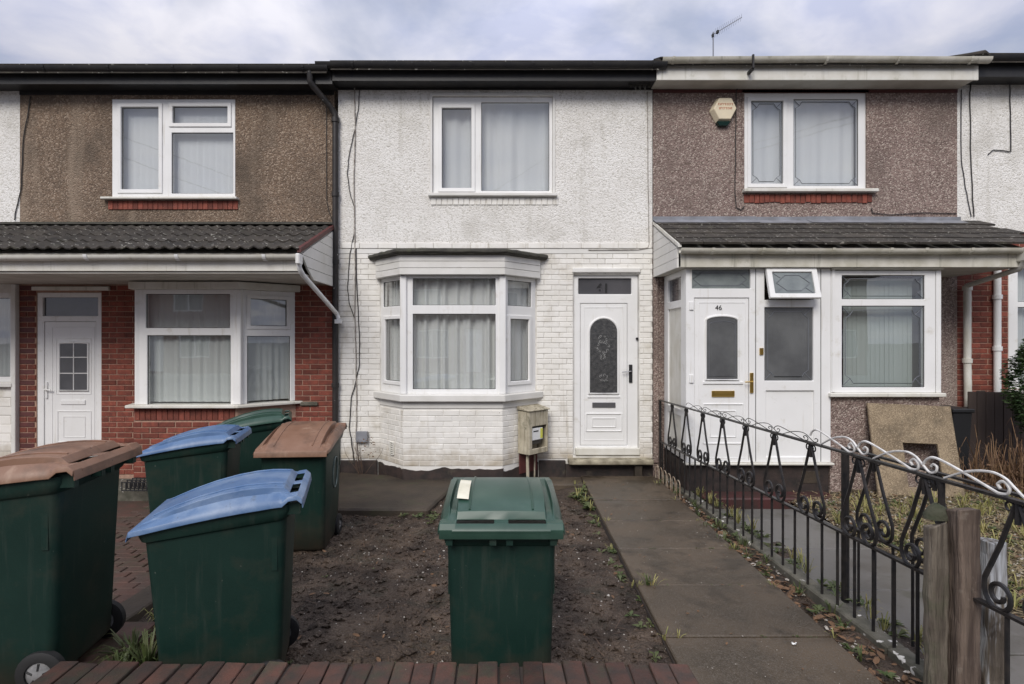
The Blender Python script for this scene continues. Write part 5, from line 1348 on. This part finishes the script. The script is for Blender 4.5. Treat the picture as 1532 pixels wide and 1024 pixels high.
# ================================================================== wheeled bins
def rrect(w, d, r, n=5):
    p = []
    for cx, cy, a0 in ((w/2-r, d/2-r, 0), (-w/2+r, d/2-r, 90), (-w/2+r, -d/2+r, 180), (w/2-r, -d/2+r, 270)):
        for i in range(n+1):
            a = R(a0+90*i/n); p.append((cx+r*math.cos(a), cy+r*math.sin(a)))
    return p
RF, RB = 0.905, 0.995           # rim height at the front lip and at the hinge side
def make_bin(lidmat, label, group, sticker=False, seed=0, number=None):
    """front lip faces -y, hinge, handle and wheels at +y"""
    t = thing('wheeled_bin', (0, 0, 0), label, 'bin', group)
    mb = MB()
    secs = [(0.035, 0.455, 0.50, 0.03, 0.0), (0.06, 0.48, 0.545, 0.04, 0.0), (0.25, 0.495, 0.575, 0.045, 0.005), (0.55, 0.512, 0.61, 0.045, 0.012), (0.868, 0.533, 0.650, 0.045, 0.018),
            (0.878, 0.56, 0.68, 0.05, 0.02), (0.91, 0.575, 0.70, 0.05, 0.02), (0.935, 0.575, 0.70, 0.05, 0.02)]
    rings = []
    for z, w, d, r, off in secs:
        ring = []
        for x, y in rrect(w, d, r):
            k = (y+0.35)/0.70
            zz = z + (RF-0.935+(RB-RF)*k)*(z/0.935)**3
            if z < 0.3 and y > 0.1: zz += 0.0
            ring.append((x, y-off, zz))
        rings.append(ring)
    n = len(rings[0]); vs = [p for q in rings for p in q]; fs = [tuple(range(n-1, -1, -1))]
    for i in range(len(rings)-1):
        for k in range(n): fs.append((i*n+k, i*n+(k+1) % n, (i+1)*n+(k+1) % n, (i+1)*n+k))
    fs.append(tuple(range((len(rings)-1)*n, len(rings)*n)))
    body = mb.add(vs, fs).build('body', K['bin'], t, smooth=True, local=True)
    # seam lines / rib under the rim
    for s in (-1, 1): MB().box(s*0.258-0.006, s*0.258+0.006, 0.235, 0.262, 0.66, 0.84).build('rib', K['bin'], t, local=True)
    # wheels
    MB().tube([(-0.265, 0.225, 0.10), (0.265, 0.225, 0.10)], 0.014, 8).build('axle', K['grey_metal'], t, local=True)
    for s in (-1, 1):
        wv = MB(); x0 = s*0.225
        prof = [(0.0, 0.055), (0.0, 0.085), (0.006, 0.099), (0.038, 0.099), (0.046, 0.085), (0.046, 0.058)]
        nn = 22
        vv = []; ff = []
        for a in range(nn):
            an = 2*math.pi*a/nn
            for (dx, r) in prof: vv.append((x0+s*dx, 0.225+r*math.cos(an), 0.10+r*math.sin(an)))
        m = len(prof)
        for a in range(nn):
            for k in range(m):
                q = (a*m+k, a*m+(k+1) % m, ((a+1) % nn)*m+(k+1) % m, ((a+1) % nn)*m+k)
                ff.append(q if s > 0 else q[::-1])
        w = wv.add(vv, ff).build('wheel', K['rubber'], t, smooth=True, local=True)
        MB().tube([(x0+s*0.004, 0.225, 0.10), (x0+s*0.036, 0.225, 0.10), (x0+s*0.043, 0.225, 0.10), (x0+s*0.050, 0.225, 0.10)], [0.0585, 0.0585, 0.045, 0.02], 18).build('hub', K['hub'], w, smooth=True, local=True)
        for q in range(5):
            an = 2*math.pi*q/5+0.3
            MB().tube([(x0+s*0.047, 0.225+0.022*math.cos(an), 0.10+0.022*math.sin(an)), (x0+s*0.041, 0.225+0.05*math.cos(an), 0.10+0.05*math.sin(an))], 0.006, 5).build('spoke_slot', K['rubber'], w, local=True)
    # wheel housing at the back bottom
    MB().box(-0.215, 0.215, 0.16, 0.262, 0.05, 0.24).build('wheel_housing', K['bin'], t, bevel=0.03, local=True, seg=2)
    # hinge bar with two grips
    hb = MB().tube([(-0.25, 0.372, RB-0.002), (0.25, 0.372, RB-0.002)], 0.015, 8)
    for x in (-0.25, -0.04, 0.04, 0.25): hb.box(x-0.016, x+0.016, 0.30, 0.372, RB-0.055, RB+0.006)
    hb.build('handle', K['bin'], t, smooth=True, local=True)
    # lid: domed grid, side lips lower than the dome, two grip openings at the hinge edge
    W2, D0, D1 = 0.302, -0.40, 0.385
    xs = [-W2, -0.29, -0.262, -0.256, -0.226, -0.220, -0.10, -0.035, 0.035, 0.10, 0.220, 0.226, 0.256, 0.262, 0.29, W2]
    ysd = [D0, D0+0.02, -0.34, -0.30, -0.22, -0.12, 0.0, 0.10, 0.18, 0.235, 0.27, 0.288, 0.318, 0.360, D1]
    def zl(x, y):
        k = (y-D0)/(D1-D0); base = RF+0.012+(RB-RF)*k
        tt = min(1.0, max(0.0, (y+0.39)/0.70))
        dome = 0.102*(math.sin(math.pi/2*min(1.0, tt/0.68))**0.85 if tt < 0.68 else 1-0.30*((tt-0.68)/0.32)**2)
        ax = abs(x); side = 1.0 if ax < 0.223 else (0.62 if ax < 0.259 else (0.70 if ax < 0.27 else (0.42 if ax < 0.295 else 0.22)))
        crown = 1-0.08*(ax/0.25)**2 if ax < 0.223 else 1.0
        z = base + dome*side*crown
        if 0.224 <= ax <= 0.258 and -0.30 < y < 0.20: z -= 0.022           # slot along each side
        if y >= 0.30: z = base+0.040-(0.025 if y > 0.36 else 0.0)+(0.012 if ax < 0.03 else 0.0)
        return z
    vs = []; fs = []; nx = len(xs); ny = len(ysd)
    for y in ysd:
        for x in xs:
            xx = x*(1-0.02*(y > 0.2)-0.03*(y < -0.36)); vs.append((xx, y, zl(x, y)))
    for j in range(ny-1):
        for i in range(nx-1):
            xc = (xs[i]+xs[i+1])/2; yc = (ysd[j]+ysd[j+1])/2
            if 0.318 < yc < 0.360 and 0.035 < abs(xc) < 0.220: continue
            a = j*nx+i; fs.append((a, a+1, a+nx+1, a+nx))
    # skirt round the edge
    def skirt(idx, out, dp=0.045):
        base = len(vs)
        for q in idx:
            p = vs[q]; vs.append((p[0]+out[0], p[1]+out[1], p[2]-dp))
        for k in range(len(idx)-1): fs.append((idx[k], base+k, base+k+1, idx[k+1]))
    skirt([i for i in range(nx)], (0, -0.012)); skirt([(ny-1)*nx+i for i in range(nx)][::-1], (0, 0.006))
    skirt([j*nx for j in range(ny)][::-1], (-0.008, 0), 0.024); skirt([j*nx+nx-1 for j in range(ny)], (0.008, 0), 0.024)
    lid = MB().add(vs, fs).build('lid', lidmat, t, local=True, smooth=True)
    so = lid.modifiers.new('thickness', 'SOLIDIFY'); so.thickness = 0.006; so.offset = -1
    bv = lid.modifiers.new('bevel', 'BEVEL'); bv.width = 0.006; bv.segments = 2; bv.limit_method = 'ANGLE'; bv.angle_limit = R(30)
    # raised seams along the lid
    for s in (-1, 1):
        MB().tube([(s*0.155, y, zl(s*0.155, y)+0.001) for y in (-0.33, -0.3, -0.22, -0.12, 0.0, 0.10, 0.18, 0.24, 0.28)], 0.006, 6).build('lid_seam', lidmat, lid, local=True, smooth=True)
    MB().box(-0.24, 0.24, 0.364, 0.388, RB+0.006, RB+0.030).build('grip_bar', lidmat, lid, local=True, bevel=0.006)
    if sticker:
        q = []
        for i in range(9):
            y = 0.20-0.036*i; 
            q += [(0.165, y, zl(0.18, y)+0.010), (0.225, y-0.012, zl(0.215, y)+0.011)]
        MB().add(q, [(2*i, 2*i+2, 2*i+3, 2*i+1) for i in range(8)]).build('sticker', K['sticker'], lid, local=True)
    return t, lid, zl

def place_bin(t, x, y, ang, z, tilt=0.0):
    t.location = (x, y, z); t.rotation_euler = (tilt, 0, R(ang))
GB = 'wheeled bins in the front gardens'
b_, lid_, _ = make_bin(K['lid_green'], 'dark green bin with a white strip on its lid, handle side to the brick edging', GB, sticker=True)
place_bin(b_, 0.0, 3.085, 180, -0.075)
lid_.rotation_euler = (R(-12), 0, 0); lid_.location = Vector((0, 0.372, RB))-Matrix.Rotation(R(-12), 3, 'X') @ Vector((0, 0.372, RB))     # overfull: the lid does not close
b_, _, _ = make_bin(K['lid_blue'], 'blue lidded green bin right behind the brick edging', GB)
place_bin(b_, -1.46, 3.08, -75.5, 0.015)
b_, _, _ = make_bin(K['lid_blue'], 'blue lidded green bin farther back, under the red brick bay window', GB)
place_bin(b_, -2.70, 5.05, -78, -0.02)
b_, _, _ = make_bin(K['lid_green'], 'all-green bin farthest back, below the corner of the bay window', GB)
place_bin(b_, -2.72, 6.25, -70, -0.02)
b_, _, _ = make_bin(K['lid_brown'], 'brown lidded bin with a painted ring on its side, near the white wall', GB)
place_bin(b_, -1.84, 5.30, 4, -0.06); b_.scale = (1.05, 1.05, 1.03)
ringp = [(0.05+0.085*math.cos(a), 0.64+0.14*math.sin(a)) for a in [2*math.pi*i/20 for i in range(21)]]
ringp = [Vector((0.256+0.0321*(p[1]-0.55)+0.004, p[0], p[1])) for p in ringp]
MB().tube(ringp, 0.007, 5, caps=False).build('painted_ring', K['chalk'], b_, local=True, smooth=True)
b_, _, _ = make_bin(K['lid_brown'], 'large brown lidded bin cut off at the left edge, wheels towards the brick edging', GB)
place_bin(b_, -2.53, 3.02, -83, 0.11); b_.scale = (1.1, 1.1, 1.08)
tag(MB().slab([(-2.62, 3.51), (-2.40, 3.51), (-2.40, 6.9), (-2.62, 6.9)], -0.4, lambda x, y: lz(y)+0.012+0.008*N3(x, y, 3, 2)).build('edging_kerb', K['apron'], bevel=0.01), kind='structure')
tag(MB().slab([(-6, 2.40), (-2.09, 2.40), (-2.12, 3.5), (-6, 3.5)], -0.4, 0.11).build('drive_edge', K['paver']), kind='structure')

# small wire basket against the bay step
t = thing('wire_basket', (-4.3, 7.0, 0.0), 'small dark wire crate on the step under the red brick bay', 'crate')
bx, by, bz = at(206, 752, 6.85); bz = 0.02
for k in range(3): MB().plate(bx-0.2, bx+0.2, bz+0.0, bz+0.11, [(bx-0.19+0.05*i, bx-0.15+0.05*i, bz+0.01, bz+0.10) for i in range(8)], by+0.1*k, by+0.1*k+0.01).build('wire_panel', K['black_plastic'], t)

# ================================================================== wrought iron railing
FX_ = 2.31
def fX(y): return 2.315-0.0125*(y-2.5)          # the railing is not quite square to the houses
def zt(y): return 1.125 - (y-2.5)*0.0248
def zl_(y): return 0.575 - (y-3.1)*0.034
def zbm(y): return zg(y)+0.055
YV = Vector((0, 1, 0)); ZV = Vector((0, 0, 1))
AP = [7.49, 6.94, 6.39, 5.84, 5.30, 4.76, 4.21, 3.66, 3.10, 2.545]
rl = thing('iron_railing', (FX_, 5.2, 0), 'long black wrought iron railing with scrolls between the two front paths', 'railing')
def bar(a, b, r, name, parent, mt=None, n=6):
    return MB().tube([a, b], r, n).build(name, mt or K['iron'], parent)
def P(y, z, x=None): return Vector((fX(y) if x is None else x, y, z))
def box_bar(mb, a, b, w, h):
    a, b = Vector(a), Vector(b); d = (b-a).normalized(); s = Vector((1, 0, 0))*w/2; u = d.cross(Vector((1, 0, 0))).normalized()*h/2
    vs = [a-s-u, a+s-u, a+s+u, a-s+u, b-s-u, b+s-u, b+s+u, b-s+u]
    return mb.add(vs, [(0,1,2,3), (7,6,5,4), (4,5,1,0), (5,6,2,1), (6,7,3,2), (7,4,0,3)])
box_bar(MB(), P(2.2, zt(2.2)), P(8.06, zt(8.06)), 0.036, 0.014).build('top_rail', K['iron'], rl)
box_bar(MB(), P(2.2, zl_(2.2)), P(8.06, zl_(8.06)), 0.034, 0.014).build('lower_rail', K['iron'], rl)
for y, r in ((8.03, 0.016), (2.98, 0.017), (2.22, 0.02)):
    bar(P(y, zbm(y)-0.1), P(y, zt(y)-0.004), r, 'post', rl, n=8)
y = 7.92
i = 0
while y > 2.3:
    if abs(y-2.98) > 0.03: bar(P(y, zbm(y)-0.02), P(y, zl_(y)-0.004), 0.0105, 'picket', rl)
    y -= 0.1835
def scroll_unit(y0, x, zt_, zl2, parent, mt=K['iron'], sc_=1.0):
    mb = MB(); top = zt_(y0)-0.02; hw = 0.175
    for s in (-1, 1):
        foot = y0+s*hw; zf_ = zl2(foot)+0.075
        # the leg, then a curl turning in above the lower rail
        c = Vector((x, foot-s*0.078, zf_-0.002)); a = YV*s
        leg = [Vector((x, y0+s*0.012, top)), Vector((x, y0+s*hw*0.52, (top+zf_)/2+0.01)), Vector((x, foot, zf_+0.05))]
        cp = curl(c, 0.080, 1.5, 0.0, -1, a, ZV, 26, 0.30)
        mb.tube(leg+cp, 0.0112, 6)
        # small curl at the top
        c2 = Vector((x, y0+s*0.042, top-0.018))
        mb.tube([Vector((x, y0+s*0.004, top-0.06)), Vector((x, y0+s*0.012, top-0.02))]+curl(c2, 0.030, 1.1, math.pi, -1, a, ZV, 14, 0.3), 0.0055, 6)
    mb.tube([Vector((x, y0, top-0.085)), Vector((x, y0, top+0.015))], 0.013, 6)
    return mb.build('scroll_bracket', mt, parent, smooth=True)
for y0 in AP: scroll_unit(y0, fX(y0), zt, zl_, rl)
def bez(pts, n=8):
    """smooth curve through points"""
    out = []; P_ = [pts[0]]+pts+[pts[-1]]
    for i in range(1, len(P_)-2):
        p0, p1, p2, p3 = P_[i-1], P_[i], P_[i+1], P_[i+2]
        for k in range(n):
            t = k/n; out.append(0.5*((2*p1)+(p2-p0)*t+(2*p0-5*p1+4*p2-p3)*t*t+(3*p1-p0-3*p2+p3)*t**3))
    return out+[pts[-1]]
def crest(y0, y1, x, parent, mt, r=0.007, h=1.0):
    """running scroll on top of the rail between apex y0 (far) and apex y1 (near)"""
    V = lambda yy, dz: Vector((fX(yy)+0.003, yy, zt(yy)+dz*h))
    bar_ = [V(y0+0.012, 0.055), V(y0-0.015, 0.088), V(y0-0.065, 0.106), V(y0-0.15, 0.094), V((y0+y1)/2-0.02, 0.056), V(y1+0.13, 0.020), V(y1+0.095, 0.012), V(y1+0.055, 0.020), V(y1+0.045, 0.048), V(y1+0.075, 0.072), V(y1+0.105, 0.055), V(y1+0.09, 0.035)]
    MB().tube(bez(bar_), r, 6).build('crest_scroll', mt, parent, smooth=True)
    arm = [V(y1+0.42, 0.012), V(y1+0.28, 0.075), V(y1+0.15, 0.102), V(y1+0.07, 0.090), V(y1+0.017, 0.055), V(y1-0.035, 0.022), V(y1-0.075, 0.032), V(y1-0.085, 0.060), V(y1-0.060, 0.070), V(y1-0.045, 0.055)]
    MB().tube(bez(arm), r*0.9, 6).build('crest_scroll', mt, parent, smooth=True)
for k in range(len(AP)-1):
    if AP[k] < 4.5: crest(AP[k], AP[k+1], FX_+0.003, rl, K['iron_white'], 0.0072)
    elif AP[k] < 7: crest(AP[k], AP[k+1], FX_+0.003, rl, K['iron'], 0.0035, 0.6)
# gate leaf folded back beside the railing
gt = thing('iron_gate', (2.44, 3.5, 0), 'black iron gate leaf folded back against the long railing on a thick post', 'gate')
GXX = 2.44
zgt = lambda y: zt(y)-0.005; zgl = lambda y: zl_(y)+0.0
box_bar(MB(), P(2.25, zgt(2.25), GXX), P(4.03, zgt(4.03), GXX), 0.03, 0.012).build('top_rail', K['iron'], gt)
box_bar(MB(), P(2.95, zgl(2.95), GXX), P(4.03, zgl(4.03), GXX), 0.03, 0.012).build('lower_rail', K['iron'], gt)
MB().tube([P(4.03, -0.1, GXX), P(4.03, zgt(4.03), GXX)], 0.026, 8).build('post', K['iron'], gt)
for y0 in (3.72, 3.2): scroll_unit(y0, GXX, zgt, zgl, gt)
y = 3.88
while y > 2.9: bar(P(y, 0.03, GXX), P(y, zgl(y)-0.004, GXX), 0.0095, 'picket', gt); y -= 0.17
# rusty hooped edging by the house
he = thing('hoop_edging', (2.22, 7.4, -0.1), 'rusty cream wire hoop edging at the house end of the railing', 'edging')
for i in range(6):
    y = 7.90-i*0.19
    pts = [Vector((2.165, y-0.065, zg(y)-0.05))]+[Vector((2.165, y-0.065*math.cos(math.pi*k/8), zg(y)+0.17+0.05*math.sin(math.pi*k/8))) for k in range(9)]+[Vector((2.165, y+0.065, zg(y)-0.05))]
    MB().tube(pts, 0.0055, 6).build('hoop', K['iron_rust'], he, smooth=True)

# weathered timber gate posts at the front: one standing bundle of three
def timber(name, x0, x1, y0, y1, ztop, mt, label, skew=0.0, seed=1, cap='flat'):
    r = random.Random(seed); mb = MB(); lv = 15
    rings = []
    for k in range(lv):
        z = -0.1+(ztop+0.1)*k/(lv-1); c = 0.006
        j = [r.uniform(-c, c) for _ in range(8)]
        s = skew*k/(lv-1)
        rings.append([(x0+j[0]+s+0.012, y0+j[1], z), (x1+j[2]+s-0.012, y0+j[3], z), (x1+j[2]+s, y0+0.012, z), (x1+j[4]+s, y1+j[5], z), (x0+j[6]+s, y1+j[7], z), (x0+s+j[0], y0+0.012, z)])
    top = rings[-1]
    rings[-1] = [(p[0], p[1], p[2]+r.uniform(-0.03, 0.012)) for p in top]
    n = 6
    vs = [p for q in rings for p in q]; fs = [tuple(range((lv-1)*n, lv*n))]
    for i in range(lv-1):
        for k in range(n): fs.append((i*n+k, i*n+(k+1) % n, (i+1)*n+(k+1) % n, (i+1)*n+k))
    o = mb.add(vs, fs).build(name, mt, bevel=0.006)
    return tag(o, label, 'post', 'timber gate posts')
timber('timber_post', 2.122, 2.212, 2.80, 2.865, 0.945, K['post_wood'], 'grey weathered timber post with a dark mossy lump at its top', seed=1)
timber('timber_post', 2.232, 2.342, 2.765, 2.862, 1.025, K['post_wood_red'], 'tallest reddish weathered timber post, between the two greyer posts', seed=2, skew=0.004)
timber('timber_post', 2.385, 2.490, 2.79, 2.882, 0.855, K['post_wood_pale'], 'shortest timber post, streaked with spilled white paint', seed=3, skew=0.008)
MB_ = MB()
mp = []
rr = random.Random(4); vs = []; fs = []
for j in range(7):
    for i in range(12):
        th = math.pi*0.5*j/6; a = 2*math.pi*i/12; q = 1+rr.uniform(-.08, .08)
        vs.append((2.215+0.062*math.cos(a)*math.cos(th)*q, 2.89+0.05*math.sin(a)*math.cos(th)*q, 0.94+0.075*math.sin(th)*q))
for j in range(6):
    for i in range(12): fs.append((j*12+i, j*12+(i+1) % 12, (j+1)*12+(i+1) % 12, (j+1)*12+i))
tag(MB_.add(vs, fs).build('moss_lump', K['moss'], smooth='all'), 'dark green mossy lump resting on top of the timber posts', 'moss')

# ================================================================== things in the right-hand garden
# chipboard sheet with a square hole leaning on the dwarf wall
a, b = 4.52, 5.50
c_ = MB(); hgt = 1.13
Mb = Matrix.Translation((4.47, 6.72, litz(4.9, 6.72)-0.01)) @ Matrix.Rotation(R(-15), 4, 'X') @ Matrix.Rotation(R(2.5), 4, 'Y')
c_.plate(0, 1.02, 0, hgt, [(0.37, 0.79, 0.14, 0.66)], 0, 0.03, Mb)
tag(c_.build('chipboard_sheet', K['chipboard'], bevel=0.004), 'damp tan chipboard sheet with a square hole, leaning under the window', 'board')
# dark planter by the downpipe
t = thing('plastic_tub', (6.2, 7.65, 0.0), 'black plastic tub standing behind the chipboard sheet by the downpipe', 'tub')
px0 = at(1418, 700, 7.6).x; px1 = at(1446, 700, 7.6).x
pz = litz(6.1, 7.6)
MB().add([(px0+0.03, 7.55, pz), (px1-0.03, 7.55, pz), (px1-0.03, 7.85, pz), (px0+0.03, 7.85, pz), (px0, 7.5, 0.88), (px1, 7.5, 0.88), (px1, 7.9, 0.88), (px0, 7.9, 0.88)],
         [(3,2,1,0), (4,5,6,7), (0,1,5,4), (1,2,6,5), (2,3,7,6), (3,0,4,7)]).build('tub_body', K['black_plastic'], t, bevel=0.01)
MB().box(px0-0.02, px1+0.02, 7.48, 7.92, 0.88, 0.93).build('rim', K['black_plastic'], t, bevel=0.01)
# dark fence between the far gardens
t = thing('board_fence', (7.1, 7.6, 0.0), 'low dark brown board fence in front of the red brick wall', 'fence')
x = at(1449, 600, 7.75).x
while x < 9.3:
    zt_ = 1.145-0.03*(x-6.3)+random.uniform(-.008, .008)
    MB().box(x, x+0.115, 7.75+random.uniform(-.004, .004), 7.772, -0.1, zt_).build('board', K['dark_fence'], t, bevel=0.004); x += 0.12
MB().box(6.35, 9.3, 7.775, 7.82, 0.85, 0.92).build('rail', K['dark_fence'], t)
# clump of dry ornamental grass
t = thing('dry_grass_plant', (6.15, 6.9, 0.05), 'clump of dry brown ornamental grass below the dark board fence', 'plant')
rr = random.Random(9); gp = MB()
for i in range(420):
    x = 6.25+rr.gauss(0, 0.28); y = 6.9+rr.gauss(0, 0.2)
    blade_tuft(gp, rr, x, y, litz(x, y), 1, rr.uniform(0.35, 0.75), 0.40, 0.005)
for i in range(26):
    x = 6.2+rr.gauss(0, 0.2); y = 6.9+rr.gauss(0, 0.12)
    blade_tuft(gp, rr, x, y, litz(x, y), 1, rr.uniform(0.75, 1.05), 0.30, 0.006)
o = gp.build('dry_blades', K['grass_dry'], t); o['kind'] = 'stuff'
gp = MB()
for i in range(500):
    x = 6.5+rr.gauss(0, 0.4); y = 6.7+rr.gauss(0, 0.3); leafm(0.02, 0.045)(gp, rr, x, y, litz(x, y)+rr.uniform(0, .35))
o = gp.build('dead_foliage', K['leaf_dead'], t); o['kind'] = 'stuff'
# evergreen bush at the edge
t = thing('evergreen_bush', (6.75, 7.0, 0.0), 'dense dark evergreen bush in front of the window of the end house', 'bush')
rr = random.Random(12); fo = MB(); cx, cy = 6.64, 7.0
for i in range(9000):
    th = rr.uniform(0, 6.3); u = rr.uniform(-1, 1); q = rr.uniform(0.62, 1.0)**0.6
    lump = 1+0.14*math.sin(3*th+5*u)+0.10*math.sin(7*th-4*u)
    rxy = math.sqrt(1-u*u)*0.33*q*lump
    x, y, z = cx+rxy*math.cos(th), cy+rxy*math.sin(th), 1.27+u*0.60*q*lump
    s = rr.uniform(0.016, 0.032); M = Matrix.Translation((x, y, z)) @ Matrix.Rotation(rr.uniform(0, 6.3), 4, 'Z') @ Matrix.Rotation(rr.uniform(-1.2, 1.2), 4, 'X')
    fo.add([(-s, 0, 0), (0, s*.4, .1*s), (s, 0, 0), (0, -s*.4, .1*s)], [(0, 1, 2, 3)], M)
o = fo.build('foliage', K['evergreen'], t); o['kind'] = 'stuff'
MB().tube([(cx, cy, -0.1), (cx+0.02, cy, 0.5), (cx, cy+0.02, 1.2)], [0.05, 0.04, 0.02], 8).build('trunk', K['twig'], t, smooth=True)

# scraps of white litter on the path and kerb
rr = random.Random(2)
for (px, py) in ((1188, 964), (1046, 770), (1090, 825)):
    pass
p = at(1188, 966, 3.33); sc_ = MB()
for k in range(5): leafm(0.008, 0.016)(sc_, rr, p.x+rr.uniform(-.018, .018), p.y+rr.uniform(-.012, .012), zg(p.y)+0.066)
tag(sc_.build('paper_scrap', K['paper']), 'small torn white scrap lying on the concrete path', 'litter')
p = at(1045, 770, 6.15); leafm(0.06, 0.07)(m_ := MB(), rr, 2.10, 6.15, zg(6.15)+0.06); tag(m_.build('plastic_scrap', K['paper']), 'crumpled white plastic scrap among leaves beside the path', 'litter')

# ================================================================== the other side of the street (it shows in the window panes)
t = thing('opposite_terrace', (0, -17.0, 0), 'red brick terrace across the street, reflected in the ground floor windows', 'house')
OY = -17.0
ops = []
for i in range(9):
    x0 = -20+i*4.5
    for (a, b2, z0, z1) in ((0.5, 2.3, 0.8, 2.4), (0.9, 2.6, 3.4, 4.7), (3.1, 4.0, 0.0, 2.4)): ops.append((x0+a, x0+b2, z0, z1))
bk = MB(); bk.v = []; 
MB().plate(-20, 20.5, -0.1, 5.3, ops, -0.15, 0.15, Matrix.Translation((0, OY, 0)) @ Matrix.Rotation(math.pi, 4, 'Z')).build('wall', K['red_brick'], t)
for k, (a, b2, z0, z1) in enumerate(ops):
    Mo2 = Matrix.Translation((0, OY, 0)) @ Matrix.Rotation(math.pi, 4, 'Z')
    if k % 3 == 2: MB().box(a, b2, -0.05, 0.05, z0, z1, Mo2).build('door', K['maroon_brick'] if k % 2 else K['upvc'], t)
    else:
        MB().plate(a, b2, z0, z1, [(a+0.08, (a+b2)/2-0.04, z0+0.08, z1-0.08), ((a+b2)/2+0.04, b2-0.08, z0+0.08, z1-0.08)], -0.08, 0.0, Mo2).build('window', K['upvc'], t)
        MB().box(a+0.05, b2-0.05, -0.04, -0.03, z0+0.05, z1-0.05, Mo2).build('pane', K['dark_glass'], t)
MB().add([(-20.5, OY+0.5, 5.25), (20.5, OY+0.5, 5.25), (20.5, OY-4, 7.6), (-20.5, OY-4, 7.6), (-20.5, OY-8.5, 5.25), (20.5, OY-8.5, 5.25)], [(0, 1, 2, 3), (3, 2, 5, 4), (4, 5, 1, 0)]).build('roof', K['tile'], t)

t = thing('telephone_wires', (0, -3.0, 6.0), 'thin telephone wires over the street, mirrored in the upstairs windows', 'wires')
for (xa, za, xb, zb2) in ((-12.75, 8.69, -9.14, 7.33), (-12.75, 8.0, -10.0, 6.95), (-0.11, 6.99, 1.69, 8.08), (8.4, 8.46, 12.1, 9.47), (8.4, 8.2, 12.1, 9.25)):
    k = 1.2
    MB().tube([(xa-(xb-xa)*k, -3.0, za-(zb2-za)*k), (xb+(xb-xa)*k, -3.0, zb2+(zb2-za)*k)], 0.014, 5).build('wire', K['cable'], t)
